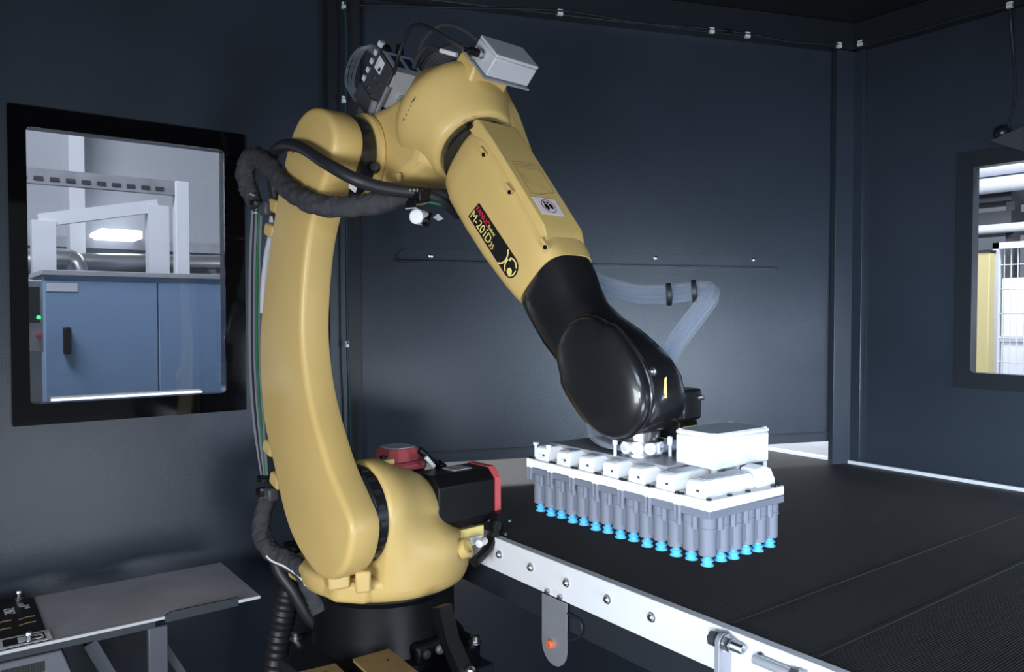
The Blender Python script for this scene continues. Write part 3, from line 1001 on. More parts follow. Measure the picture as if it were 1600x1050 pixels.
for y_, k_ in ((-.098, .80), (-.085, .93), (-.06, 1), (.07, 1), (.10, .93), (.115, .8)):
    rs.append([apy(.05 + (a_ - .05) * k_, y_, -.13 + (p_ + .13) * k_) for a_, p_ in body])
b.rings(rs)
b.build('elbow_body', 'yellow', elbow, smooth=25, bevel=(.008, 2))
b = MB().rings([[apy(a_, y_, p_) for a_, p_ in ((.065, .075), (.150, .075), (.135, .151), (.072, .146))] for y_ in (-.045, .06)])
b.build('mounting_pad', 'yellow', elbow, bevel=(.006, 2))
b = MB().rings([[apy(a_, y_, p_) for a_, p_ in ((.06, -.08), (.06, .095), (.16, .078), (.262, .046), (.262, -.02), (.15, -.08))] for y_ in (.075, .118)])
b.build('side_cover', 'yellow', elbow, bevel=(.01, 2))
MB().lathe(loc(dep(586, 262, 1.80)), (.75, -.6, 0), [(-.02, .012), (.006, .012), (.012, .010), (.013, .004)], 14).build('rubber_stop', 'rubber', elbow)
q = loc(dep(615, 278, 1.775))
MB().box(q, (.05, .012, .022), Matrix.Rotation(.1, 3, 'Y')).build('cover_plate', 'yellow', elbow, bevel=(.004, 2))
# painted axis marks on the dome
for px, py, w_, h_ in ((646, 156, .017, .003), (642, 165, .006, .003), (638, 172, .004, .003), (635, 179, .005, .003), (631, 186, .009, .002)):
    d_ = ray(px, py)
    # intersect with the dome numerically
    dl = RI.to_3x3() @ d_
    o_ = RI @ CAM
    t_ = 1.2
    best = None
    while t_ < 2.3:
        q = o_ + dl * t_
        e_ = q - A0
        a_, r_ = e_.dot(AV), math.hypot(e_.y, e_.dot(PV))
        rr = 0
        for (a1_, r1_), (a2_, r2_) in zip(dome, dome[1:]):
            if a1_ <= a_ <= a2_:
                rr = r1_ + (r2_ - r1_) * (a_ - a1_) / (a2_ - a1_)
        if r_ < rr:
            best = q
            break
        t_ += .0008
    if best is None:
        continue
    e_ = best - A0
    rad = (YV * e_.y + PV * e_.dot(PV)).normalized()
    nrm = (rad - AV * .75).normalized()
    tx = nrm.cross(rad).normalized()
    ty_ = tx.cross(nrm)
    R_ = Matrix((tx, ty_, nrm)).transposed()
    b = MB().box(best, (.0036, w_, .0012), R_)
    if w_ > .009:
        b.box(best, (w_, .0036, .0012), R_)
    b.build('axis_mark', 'label_black', elbow)
# --- forearm
b = loft_a([(.206, 0, 0, .078, .078, 2), (.216, 0, 0, .084, .084, 2), (.234, 0, 0, .084, .084, 2), (.238, 0, 0, .07, .07, 2)], 48)
part_label(b.build('roll_ring', 'gloss_black', robot), 'black ring between elbow housing and forearm')
b = loft_a([(.222, 0, -.004, .045, .060, 2.6), (.232, 0, -.006, .060, .075, 3), (.250, 0, -.009, .067, .086, 3.6), (.29, 0, -.011, .070, .090, 4.5), (.38, 0, -.015, .071, .087, 5),
            (.46, 0, -.018, .071, .083, 5), (.55, 0, -.019, .071, .076, 4.5), (.585, 0, -.019, .070, .073, 4), (.600, 0, -.020, .068, .071, 3.6), (.602, 0, -.020, .06, .06, 3.6)], 64)
fa = part_label(b.build('forearm', 'yellow', robot, smooth=40), 'tapered yellow forearm')
rows = [(.225, .078), (.235, .084), (.30, .083), (.54, .066), (.565, .052)]
b = MB().rings([[apy(a_, y_, p_) for y_, p_ in ((-.060, top - .03), (-.054, top), (.050, top), (.060, top - .008), (.060, top - .03))] for a_, top in rows])
tc_ = b.build('top_cover', 'yellow', fa, smooth=30, bevel=(.003, 2))


def top_p(a_):
    for (a1_, t1_), (a2_, t2_) in zip(rows, rows[1:]):
        if a1_ <= a_ <= a2_:
            return t1_ + (t2_ - t1_) * (a_ - a1_) / (a2_ - a1_)
    return rows[-1][1]


def top_pt(a_, y_, d_=0.0):
    return apy(a_, y_, top_p(a_) + d_)


for a_, y_ in ((.31, .045), (.425, .045), (.575, .040)):
    # screw pockets along the crease
    c_ = apy(a_, -.0695, y_ + .012)
    sp_ = MB().box(c_, (.028, .006, .010), Matrix((AV, YV, PV)).transposed()).build('screw_pocket', 'yellow', fa, bevel=(.0028, 3))
    MB().lathe(c_ + AV * .011 - YV * .002, -YV, [(0, .0042), (.003, .0042), (.0032, .002)], 10).build('screw', 'black', fa)
MB().lathe(apy(.233, -.062, .062), (PV - YV).normalized(), [(0, .006), (.008, .006), (.009, .003)], 10).build('screw', 'black', fa)
# warning sticker and data plate on the top cover
stk = MB().prism([top_pt(.462, -.040, .001), top_pt(.462, .022, .001), top_pt(.508, .022, .001), top_pt(.508, -.040, .001)], PV * .0006).build('warning_sticker', 'label_white', fa)
cst = top_pt(.485, -.009, .0018)
TX, TY = YV, -(top_pt(.50, 0) - top_pt(.46, 0)).normalized()


def disc(c, x, y, r0, r1, name, material, parent, n=28, th=.0004, a0=0, a1=360, sx=1, sy=1):
    z_ = V(x).cross(V(y)).normalized() * th
    bb = MB()
    full = a1 - a0 >= 360
    m_ = n if full else n + 1
    A_ = []
    for k in range(m_):
        t_ = math.radians(a0 + (a1 - a0) * k / n)
        A_.append((math.cos(t_) * sx, math.sin(t_) * sy))
    out = [c + V(x) * (u * r1) + V(y) * (w * r1) for u, w in A_]
    if r0 <= 0:
        bb.prism(out, z_)
    else:
        inn = [c + V(x) * (u * r0) + V(y) * (w * r0) for u, w in A_]
        vs = out + inn + [q_ + z_ for q_ in out] + [q_ + z_ for q_ in inn]
        fs = []
        for i_ in range(m_ if full else m_ - 1):
            j_ = (i_ + 1) % m_
            fs += [(i_, j_, m_ + j_, m_ + i_), (2 * m_ + i_, 3 * m_ + i_, 3 * m_ + j_, 2 * m_ + j_), (i_, 2 * m_ + i_, 2 * m_ + j_, j_), (m_ + i_, m_ + j_, 3 * m_ + j_, 3 * m_ + i_)]
        bb.add(vs, fs)
    return bb.build(name, material, parent)


disc(cst, TX, TY, .0165, .0185, 'red_circle', 'label_red', stk)
disc(cst + TX * -.006 + TY * -.002, TX, TY, 0, .0075, 'symbol', 'label_black', stk, sx=.75, sy=1.1)
disc(cst + TX * .007 + TY * .0, TX, TY, 0, .0068, 'symbol', 'label_black', stk, sx=.7, sy=1.1)
disc(cst + TX * -.007 + TY * .0098, TX, TY, 0, .0032, 'symbol', 'label_black', stk)
disc(cst + TX * .002 + TY * .010, TX, TY, 0, .003, 'symbol', 'label_black', stk)
pk = [(.360, -.034), (.360, .036), (.440, .036), (.452, -.012), (.452, -.036)]
outl = MB()
for (a1_, y1_), (a2_, y2_) in zip(pk, pk[1:] + pk[:1]):
    outl.tube([top_pt(a1_, y1_, .0004), top_pt(a2_, y2_, .0004)], .0007, 4)
outl.build('data_plate_outline', 'tan', fa)
mk = MB()
random.seed(3)
for r_ in range(2):
    y_ = -.026
    while y_ < .03:
        l_ = random.uniform(.003, .006)
        mk.tube([top_pt(.368 + .008 * r_, y_, .0004), top_pt(.368 + .008 * r_, y_ + l_, .0004)], .0009, 4)
        y_ += l_ + .0022
for t_ in range(9):
    mk.tube([top_pt(.395 + .006 * t_, -.028 + .007 * t_ * (t_ > 4) * .9, .0004), top_pt(.398 + .006 * t_, -.022 + .007 * t_ * (t_ > 4) * .9, .0004)], .0008, 4)
mk.build('plate_markings', 'tan', fa)
# name label on the side
YS = -.0716
cA, cB, pc, hh = .374, .566, -.0405, .0215
lp_ = [(cA, pc - hh * .95), (cA + .006, pc + hh)]
lp_ += [(cB - hh + hh * math.sin(math.pi * k / 10), pc + hh * math.cos(math.pi * k / 10)) for k in range(11)]
nl = part_label(MB().prism([apy(a_, YS, p_) for a_, p_ in lp_], -YV * .0008).build('name_label', 'label_black', fa), 'black name label with red and yellow lettering')


def on_label(body, size, a_, p_, material, name='lettering'):
    return text_mesh(name, body, size, frame4(apy(a_, YS - .0011, p_), AV, PV), material, nl)


on_label('FANUC', .0165, cA + .008, pc + .0055, 'label_red')
on_label('Robot', .0115, cA + .062, pc + .0062, 'label_yellow')
t1_ = on_label('M-20', .0265, cA + .004, pc - .0165, 'label_yellow')
on_label('i', .031, cA + .0625, pc - .0165, 'label_yellow')
on_label('D', .0265, cA + .0705, pc - .0165, 'label_yellow')
on_label('35', .0165, cA + .0905, pc - .0165, 'label_yellow')
ce_ = apy(cB - hh, YS - .0012, pc)
disc(ce_, AV, PV, hh * .70, hh * .86, 'emblem_arc', 'label_yellow', nl, a0=35, a1=140)
disc(ce_, AV, PV, hh * .70, hh * .86, 'emblem_arc', 'label_yellow', nl, a0=160, a1=250)
disc(ce_, AV, PV, hh * .72, hh * .86, 'emblem_arc', 'label_yellow', nl, a0=-65, a1=20)
disc(ce_ + AV * .004 - PV * .008, AV, PV, 0, hh * .34, 'emblem_dot', 'label_yellow', nl)
disc(ce_ - AV * .011 + PV * .009, AV, PV, 0, hh * .13, 'emblem_dot', 'label_yellow', nl)
disc(ce_ - AV * .043, AV, PV, .021, .0245, 'emblem_curve', 'label_yellow', nl, a0=-60, a1=55)

# --- wrist
b = loft_a([(.590, 0, -.020, .058, .06, 3.4), (.597, 0, -.020, .066, .070, 3.4), (.630, 0, -.026, .066, .072, 3.2), (.665, 0, -.033, .064, .069, 3.1), (.70, 0, -.037, .062, .067, 3.1),
            (.745, 0, -.031, .061, .069, 3.1), (.79, 0, -.018, .060, .073, 3.0), (.83, 0, -.006, .060, .072, 2.8), (.87, 0, -.002, .060, .075, 2.8), (.91, 0, -.002, .060, .071, 2.8),
            (.94, 0, -.004, .058, .057, 2.6), (.955, 0, -.006, .054, .042, 2.4), (.964, 0, -.006, .045, .02, 2)], 56)
wr = part_label(b.build('wrist', 'gloss_black', robot, smooth=50), 'black tapered robot wrist')
b = MB()
oc = [(.845 + .110 * u, -.003 + .082 * w) for u, w in superell(56, 1, 1, 2.25)]
oc = [(a_ + (.012 if a_ > .845 else 0), p_ * (1.0 if a_ > .80 else .92)) for a_, p_ in oc]


def oval(k_, y_):
    return [apy(.845 + (a_ - .845) * k_, y_, -.006 + (p_ + .006) * k_) for a_, p_ in oc]


b.rings([oval(.97, -.055), oval(1.0, -.066), oval(1.0, -.078), oval(.985, -.083), oval(.95, -.088), oval(.86, -.093), oval(.7, -.097), oval(.5, -.099), oval(.2, -.100)])
ov = part_label(b.build('wrist_cover', 'gloss_black', wr, smooth=50), 'glossy black oval wrist cover')
rim = [apy(.845 + (a_ - .845) * 1.012, -.069, -.006 + (p_ + .006) * 1.012) for a_, p_ in oc]
MB().tube(rim + [rim[0], rim[1]], .0025, 6).build('cover_rim', 'gloss_black', wr)
for px, py in ((887, 541), (1019, 580)):
    q = loc(hit(px, py, tuple(RM.to_3x3() @ YV), (RM @ V((0, -.090, 0))).dot(RM.to_3x3() @ YV)))
    MB().lathe(q + V((0, .004, 0)), (0, -1, 0), [(0, .007), (.003, .007), (.0035, .0045), (.008, .0042), (.009, .002)], 12).build('cover_screw', 'steel', wr)
# tool end: housing, flange
th_ = MB()
th_.rings([[WR + V((u, w, z)) for u, w in superell(32, h_, h_, 3)] for z, h_ in ((-.03, .05), (-.055, .052), (-.066, .046), (-.07, .04))])
th_.build('tool_housing', 'gloss_black', wr)
MB().lathe(WR + V((0, 0, -.066)), (0, 0, -1), [(0, .034), (.016, .034), (.0165, .03), (.022, .03)], 40).build('tool_flange', 'steel', robot)
sb_ = MB().rings([[WR + V((.02 + u, .085 + w, z)) for u, w in superell(24, .030, .034, 6)] for z in (-.058, -.002)])
sb = part_label(sb_.build('side_housing', 'gloss_black', wr, bevel=(.005, 2)), 'small black housing beside the tool flange')
MB().box(WR + V((.015, .08, -.074)), (.06, .055, .034)).build('lower_block', 'black', sb, bevel=(.003, 2))
qa = WR + V((.0455, .083, -.074))
MB().box(qa, (.001, .040, .012)).build('mark_plate', 'label_yellow', sb)
for k_ in range(5):
    MB().box(qa + V((.0006, -.014 + .007 * k_, 0)), (.001, .003, .005)).build('mark', 'label_black', sb)
MB().lathe(WR + V((.045, .105, -.02)), (.9, .4, .2), [(0, .005), (.012, .005), (.013, .003)], 10).build('screw', 'steel', sb)
MB().prism([D(1038, 592, 1.315), D(1041.5, 588, 1.315), D(1042, 622, 1.315), D(1036.5, 622, 1.315)], D(1040, 605, 1.345) - D(1040, 605, 1.315)).build('mark_strip', 'label_yellow', wr)

# --- dress pack
sl = curve([D(402, 322, 2.02), D(390, 300, 2.03), D(384, 268, 2.03), D(398, 244, 1.99), D(424, 262, 1.92), D(452, 296, 1.84), D(490, 318, 1.755), D(530, 324, 1.73), D(570, 320, 1.72), D(610, 313, 1.72), D(645, 304, 1.73)], 18)
part_label(MB().tube(sl, lambda t: .0245 - .009 * max(0, (t - .85) / .15) - .006 * max(0, (.08 - t) / .08), 28, wob=.42).build('hose_sleeve', 'cloth', robot, smooth=60), 'wrinkled dark grey textile hose sleeve looping in front of the arm')
hs = curve([D(436, 345, 2.0), D(428, 290, 2.0), D(424, 250, 1.98), D(440, 229, 1.90), D(470, 230, 1.79), D(510, 255, 1.70), D(555, 280, 1.675), D(600, 294, 1.69), D(650, 300, 1.71), D(700, 306, 1.74)], 10)
part_label(MB().tube(hs, .0145, 14).build('cable_hose', 'rubber', robot), 'smooth black hose looping over the upper arm')
ls_ = curve([D(418, 778, 2.03), D(410, 810, 2.03), D(410, 838, 2.02), D(424, 862, 2.0), D(450, 875, 1.97), D(474, 893, 1.93), D(488, 922, 1.9), D(503, 955, 1.89)], 18)
part_label(MB().tube(ls_, lambda t: .0245, 28, wob=.42).build('hose_sleeve', 'cloth', robot, smooth=60), 'wrinkled dark grey sleeve hanging below the shoulder')
pipg = [p_ + V((.0245, -.0175, -.009)) for p_ in ls_[50:98]]
MB().tube(pipg, .0028, 6).build('sleeve_piping', 'label_white', robot)
lh = curve([D(425, 850, 2.02), D(436, 890, 2.0), D(460, 925, 1.99), D(480, 960, 1.99), D(505, 985, 2.0)], 8)
MB().tube(lh, .017, 12).build('cable_hose', 'rubber', robot)
gl = curve([D(470, 840, 1.99), D(480, 862, 1.98), D(478, 880, 1.98), D(480, 905, 1.96)], 6)
MB().tube(gl, .004, 6).build('cable', 'green', robot)
thin = (('lilac', 393, 392, 412), ('rubber', 396, 396, 414), ('lilac', 399, 399, 416), ('green', 404, 403, 418), ('lilac', 407, 407, 420))
for k_, (m_, xa_, xb_, xc_) in enumerate(thin):
    pts = curve([D(xa_ + 2, 322, 2.03), D(xb_ - 1, 420, 2.06), D(xb_ - 1, 560, 2.07), D(xb_ + 5, 660, 2.06), D(xc_ - 2, 750, 2.04)], 8)
    MB().tube(pts, .0036, 7).build('cable', m_, robot)
# flexible light hose peeping out behind the arm
MB().tube(curve([D(428, 330, 2.02), D(424, 370, 2.02), D(418, 400, 2.02), D(413, 450, 2.02), D(412, 490, 2.02)], 6), .010, 10).build('braided_hose', 'box_grey', robot)


def clamp(px, py, z, name, s=.03, parent=robot, rot=0.0):
    c_ = D(px, py, z)
    k = MB().box(c_, (s, s * .9, s * 1.0), Matrix.Rotation(rot, 3, 'Y')).build(name, 'dark_grey', parent, bevel=(s * .18, 2))
    for dz in (-.6, .6):
        MB().lathe(c_ + V((-s * .4, -s * .5, dz * s * .5)), (0, -1, 0), [(0, s * .14), (s * .16, s * .14), (s * .2, s * .06)], 8).build('clamp_screw', 'steel', k)
    return k


clamp(418, 326, 1.99, 'hose_clamp', .036)
clamp(424, 772, 1.99, 'hose_clamp', .034)
for px, py, z in ((402, 318, 2.0), (412, 768, 2.02), (414, 748, 2.03)):
    c_ = D(px, py, z)
    MB().lathe(c_ - V((0, 0, .006)), (.15, 0, 1), [(0, .019), (.001, .021), (.011, .021), (.012, .019)], 16).build('cable_tie', 'black', robot)
for dx, dy in ((-4, -14), (-3, 0), (-1, 14)):
    c_ = D(398 + dx, 318 + dy, 1.99)
    MB().box(c_, (.02, .005, .005), Matrix.Rotation(.3, 3, 'Y')).build('clamp_screw', 'steel', robot)
# clamp under the forearm
cx = D(654, 306, 1.71)
ck = part_label(MB().box(cx, (.05, .03, .03), Matrix.Rotation(0.0, 3, 'Y')).build('hose_clamp', 'black', robot, bevel=(.004, 2)), 'black hose clamp with steel screws under the elbow')
for k_ in range(4):
    MB().lathe(D(641 + 6 * k_, 299, 1.69), (0, -.6, 1), [(0, .004), (.005, .004), (.006, .002)], 8).build('clamp_screw', 'steel', ck)
MB().box(D(642, 320, 1.685), (.034, .003, .018), Matrix.Rotation(.05, 3, 'Y')).build('bracket', 'black', ck)
MB().box(D(642, 325.5, 1.683), (.036, .004, .0025), Matrix.Rotation(.05, 3, 'Y')).build('bracket_edge', 'box_grey', ck)
MB().lathe(D(650, 338, 1.70), (.4, -.8, 0), [(-.035, .0165), (0, .0165), (.003, .013), (.0035, .006)], 20).build('round_cap', 'white', ck)
MB().lathe(D(668, 342, 1.72), (.5, -.6, -.5), [(-.02, .007), (.01, .007), (.011, .010), (.02, .010), (.021, .005), (.012, .004)], 14).build('coupling', 'black', ck)
MB().prism([D(676, 340, 1.75), D(684, 334, 1.75), D(692, 342, 1.75), D(684, 345, 1.75)], (.0, .003, 0)).build('tag_plate', 'box_grey', ck)
MB().tube(curve([D(668, 306, 1.71), D(685, 312, 1.72), D(700, 322, 1.74), D(715, 335, 1.78)], 6), .012, 10).build('cable_bundle', 'rubber', ck)
MB().tube(curve([D(665, 314, 1.70), D(680, 318, 1.71), D(698, 321, 1.73)], 6), .003, 6).build('cable', 'green', ck)
q = D(551, 293, 1.74)
MB().box(q, (.03, .003, .012), Matrix.Rotation(.5, 3, 'Y')).build('cable_label', 'white', robot)

# --- valve unit on the elbow
vo = apy(-.11, -.03, -.12)
vu = thing('valve_unit', 'grey pneumatic valve unit with two blue displays mounted on the elbow', 'valve unit', RM @ vo, RZ)
RA = Matrix((AV, YV, PV)).transposed()


def vbox(a0, a1, y0, y1, p0, p1):
    return MB().box(apy((a0 + a1) / 2, (y0 + y1) / 2, (p0 + p1) / 2), (abs(a1 - a0), abs(y1 - y0), abs(p1 - p0)), RA)


va0, va1, vy0, vy1, vp0, vp1 = -.154, -.066, -.08, .014, -.108, -.010
vbox(va0, va1, vy0 + .008, vy1, vp0, vp1).build('body', 'box_grey', vu, vo, bevel=(.002, 2))
fpn = vbox(va0, va1, vy0, vy0 + .008, vp0, vp1).build('front_plate', 'dark_grey', vu, vo, bevel=(.0015, 2))
part_label(fpn, 'dark grey front plate with a sticker')
vbox(-.140, -.108, vy0 - .0008, vy0, -.050, -.018).build('sticker', 'label_white', fpn, vo)
vbox(-.122, -.112, vy0 - .0012, vy0 - .0006, -.046, -.036).build('sticker_print', 'dark_grey', fpn, vo)
vbox(-.137, -.128, vy0 - .0012, vy0 - .0006, -.046, -.022).build('sticker_print', 'lid_grey', fpn, vo)
for a_, p_ in ((-.125, -.068), (-.098, -.068), (-.13, -.10), (-.10, -.10)):
    MB().lathe(apy(a_, vy0, p_), -YV, [(0, .004), (.002, .004), (.003, .002)], 10).build('screw', 'steel', fpn, vo)
for y0_ in (-.058, -.022):
    vbox(-.138, -.090, y0_, y0_ + .022, vp1, vp1 + .001).build('display', 'blue_disp', vu, vo)
for k_ in range(5):
    a_, p_ = -.164, -.105 + .024 * k_
    MB().lathe(apy(-.154, -.055, p_), -AV, [(0, .010), (.014, .010), (.015, .007), (.026, .007)], 10).build('fitting', 'black', vu, vo)
    vbox(-.184, -.172, -.070, -.056, p_ - .005, p_ + .007).build('fitting_tip', 'label_white', vu, vo)
MB().lathe(apy(-.154, -.02, -.012), (PV * .7 - AV), [(0, .010), (.014, .010), (.015, .007), (.026, .007)], 10).build('fitting', 'black', vu, vo)
for k_ in range(3):
    d_ = .008 * k_
    MB().tube(curve([apy(-.16, -.04, -.05 + d_), apy(-.215 + d_, -.075, -.045 + d_), apy(-.245 + d_ * 2, -.08, -.095 + d_), apy(-.225 + d_ * 2, -.08, -.150 + d_), apy(-.16 + d_, -.075, -.160 + d_ * 1.4)], 8), .0036, 8).build('air_tube', 'clear', vu, vo)
vbox(-.165, -.075, -.085, -.01, -.150, -.108).build('manifold', 'dark_grey', vu, vo, bevel=(.003, 2))
vbox(-.115, -.065, -.090, -.02, -.165, -.148).build('bracket_foot', 'zinc', vu, vo)
MB().tube([apy(-.075, -.085, -.10), apy(-.045, -.088, -.205), apy(-.02, -.085, -.255)], .008, 4).build('bracket_strut', 'alu', vu, vo)
MB().tube([apy(-.062, -.075, -.05), apy(-.06, -.075, -.17)], .005, 4).build('bracket_strut', 'zinc', vu, vo)
for k_ in range(2):
    MB().lathe(apy(va1, -.03 + .03 * k_, -.075), AV, [(0, .010), (.012, .010), (.013, .006), (.03, .006)], 12).build('fitting', 'steel', vu, vo)
MB().lathe(apy(-.02, -.05, -.15), PV * -.6 + AV, [(0, .016), (.05, .016), (.052, .01)], 16).build('silencer', 'steel', vu, vo)
vbox(-.14, -.01, .03, .12, -.10, -.03).build('cable_block', 'dark_grey', vu, vo, bevel=(.003, 2))

# --- light grey junction box
jo = apy(.12, 0, .15)
jb = thing('junction_box', 'light grey metal junction box on top of the yellow elbow housing', 'box', RM @ jo, RZ)
vbox(.111, .185, -.05, .068, .156, .198).build('case', 'box_grey', jb, jo, bevel=(.003, 2))
part_label(vbox(.111, .185, -.05, .068, .1985, .206).build('lid', 'box_grey', jb, jo, bevel=(.002, 2)), 'lid of the junction box')
bp_ = vbox(.075, .192, -.055, .070, .1515, .155).build('base_plate', 'zinc', jb, jo)
for a_, y_ in ((.090, -.04), (.128, -.053), (.09, .05)):
    MB().lathe(apy(a_, y_, .155), PV, [(0, .006), (.004, .006), (.0045, .003)], 6).build('screw', 'steel', bp_, jo)
MB().lathe(apy(.148, -.05, .182), -YV, [(0, .0095), (.006, .0095), (.007, .0075), (.016, .0075)], 16).build('socket', 'steel', jb, jo)
MB().lathe(apy(.148, -.066, .182), -YV, [(0, .0085), (.02, .0085), (.021, .006), (.034, .005)], 14).build('plug', 'black', jb, jo)
jc = curve([apy(.148, -.095, .182), apy(.11, -.12, .176), apy(.06, -.13, .165), apy(.0, -.12, .14), apy(-.05, -.10, .10), apy(-.06, -.09, .04), apy(-.03, -.1, .0)], 8)
MB().tube(jc, .004, 8).build('lead', 'rubber', jb, jo)
MB().tube([D(689, 79, 1.74), D(703, 83, 1.725), D(714, 86, 1.715)], .0052, 8).build('lead_label', 'label_white', robot)
# black cable loops behind the elbow
for k_ in range(6):
    d_ = k_ * .011
    pts = [D(655 + k_ * 3, 150 - k_ * 3, 1.92), D(652 + k_ * 5, 120, 1.92), D(668 + k_ * 5, 92 + k_ * 2, 1.93), D(700 + k_ * 2, 74 + k_ * 3, 1.94), D(728, 73 + k_ * 5, 1.96), D(745, 85 + k_ * 4, 1.98)]
    MB().tube(curve(pts, 7), .0058, 8).build('cable_loop', 'cable_grey', robot)
MB().tube(curve([D(652, 105, 1.9), D(656, 75, 1.9), D(672, 50, 1.91), D(696, 39, 1.92), D(722, 46, 1.94), D(745, 62, 1.97)], 8), .0055, 8).build('cable_loop', 'cable_grey', robot)
MB().tube(curve([D(640, 165, 1.9), D(643, 130, 1.9), D(650, 95, 1.88), D(668, 74, 1.84), D(690, 79, 1.75)], 8), .0055, 8).build('cable_loop', 'cable_grey', robot)

# ------------------------------------------------------------------ pedestal
pd = thing('pedestal', 'dark steel pedestal with flared feet carrying the robot', 'pedestal', (RO.x, RO.y, 0), RZ)
pdo = V((0, 0, 0))
MB().rings([[V((u * k_, w * k_, z)) for u, w in superell(32, .17, .17, 3)] for z, k_ in ((.02, 1.0), (.45, .9), (.575, .95))]).build('column', 'pedestal', pd)
MB().span((-.20, -.20, .575), (.20, .20, .6045)).build('top_plate', 'pedestal', pd, bevel=(.004, 2))
MB().span((-.20, -.20, 0), (.20, .20, .02)).build('foot_plate', 'pedestal', pd, bevel=(.004, 2))
for sx_, sy_ in ((1, 0), (-1, 0), (0, 1), (0, -1)):
    t_ = V((-sy_, sx_, 0)) * .012
    poly = [V((sx_ * .16, sy_ * .16, .57)), V((sx_ * .185, sy_ * .185, .57)), V((sx_ * .195, sy_ * .195, .02)), V((sx_ * .16, sy_ * .16, .02))]
    MB().prism([q_ - t_ for q_ in poly], t_ * 2).build('gusset', 'pedestal', pd)
# tall leg plate with levelling bolt, right of the base
q0, q1 = dep(690, 960, 1.77), dep(735, 1040, 1.72)
lg = thing('support_leg', 'black sloping support leg with a steel levelling bolt right of the robot base', 'leg', (q1.x, q1.y, 0))
MB().tube([q0 + V((0, 0, .02)), dep(702, 1000, 1.755), dep(722, 1046, 1.735), dep(732, 1120, 1.72)], .024, 4).build('strut', 'black', lg, lg.location)
MB().span((q1.x - .05, q1.y - .05, 0), (q1.x + .05, q1.y + .05, q1.z - .035)).build('stand', 'black', lg, lg.location, bevel=(.01, 2))
MB().lathe(q1 - V((0, 0, .036)), (0, 0, 1), [(0, .022), (.006, .022), (.007, .013), (.022, .013), (.030, .011), (.034, .005)], 14).build('bolt', 'steel', lg, lg.location)
# corrugated hose
pts = curve([dep(462, 850, 2.10), dep(455, 900, 2.10), dep(445, 950, 2.10), dep(436, 1000, 2.10), dep(428, 1060, 2.10), dep(424, 1120, 2.1), dep(430, 1300, 2.1), dep(432, 1395, 2.1)], 16)
tag(MB().tube(pts, lambda t: .032 + .0022 * math.sin(t * 2 * math.pi * 34), 18).build('corrugated_hose', 'rubber', None, (pts[-1].x, pts[-1].y, 0)), 'thick black corrugated hose rising behind the robot base', 'hose')
# cable duct with tan covers in front of the pedestal
for quad, zt_, lab in ((((551, 1029), (608, 1013), (662, 1056), (600, 1075)), .73, 'tan cover board on a dark duct, right one below the robot base'),
                       (((440, 1056), (524, 1036), (552, 1062), (480, 1085)), .725, 'tan cover board on a dark duct, left one below the robot base')):
    cs = [hit(px, py, (0, 0, 1), zt_) for px, py in quad]
    m_ = sum(cs, V((0, 0, 0))) / 4
    dt = thing('cable_duct', lab, 'duct', (m_.x, m_.y, 0))
    MB().prism([c_ - V((0, 0, .008)) for c_ in cs], (0, 0, .008)).build('cover', 'tan', dt, dt.location, bevel=(.001, 1))
    MB().prism([(m_ + (c_ - m_) * .9) * 1.0 + V((0, 0, -zt_ + .0)) for c_ in cs], (0, 0, zt_ - .008)).build('channel', 'black', dt, dt.location)
    MB().lathe(m_ + (cs[1] - m_) * .35, (0, 0, 1), [(0, .003), (.001, .003), (.0015, .001)], 8).build('screw', 'black', dt, dt.location)

# ------------------------------------------------------------------ gripper (aligned with the belt)
PT = .031
GX, GY, GZ = .944, .769, 1.117
NX, NY = 6, 14
gc = V((GX + PT * 2.5, GY + PT * 6.5, GZ))
gp = thing('vacuum_gripper', 'large white and grey vacuum gripper with rows of blue suction cups', 'gripper', gc)
xa, xb = GX - PT / 2 - .001, GX + PT * 5.5 + .001
ya_, yb_ = GY - PT / 2 - .001, GY + PT * 13.5 + .001
zc0, zc1, zc2, zp0, zp1 = GZ + .016, GZ + .058, GZ + .076, GZ + .087, GZ + .103
cyl0 = cup0 = None
zz = [(zc0, .0125), (zc0 + .001, .0135), (zc1 - .0035, .0135), (zc1 - .003, .0150), (zc1, .0150), (zc1 + .001, .0142), (zc2, .0142)]
for i in range(NX):
    for j in range(NY):
        if 0 < i < NX - 1 and 0 < j < NY - 1:
            continue
        x, y = GX + PT * i, GY + PT * j
        low = (i + j) % 2
        c_ = V((x, y, 0))
        if cyl0 is None:
            cyl0 = MB().lathe(c_, (0, 0, 1), zz, 20).build('cup_cylinder', 'print_grey', gp, gc)
            cup0 = MB().lathe(c_ + V((0, 0, GZ)), (0, 0, 1), [(0, .0098), (.0008, .0102), (.004, .0072), (.0055, .0068), (.0075, .0096), (.0085, .0094), (.0115, .006), (.013, .0055), (.0165, .005), (.018, .004)], 20).build('suction_cup', 'blue_cup', gp, gc)
            part_label(cup0, 'sky blue bellows suction cup')
            base = c_
        else:
            for src, dz in ((cyl0, .002 * low), (cup0, .002 * low)):
                k = src.copy()
                col.objects.link(k)
                k.parent = gp
                k.location = (c_ - base) + V((0, 0, dz))
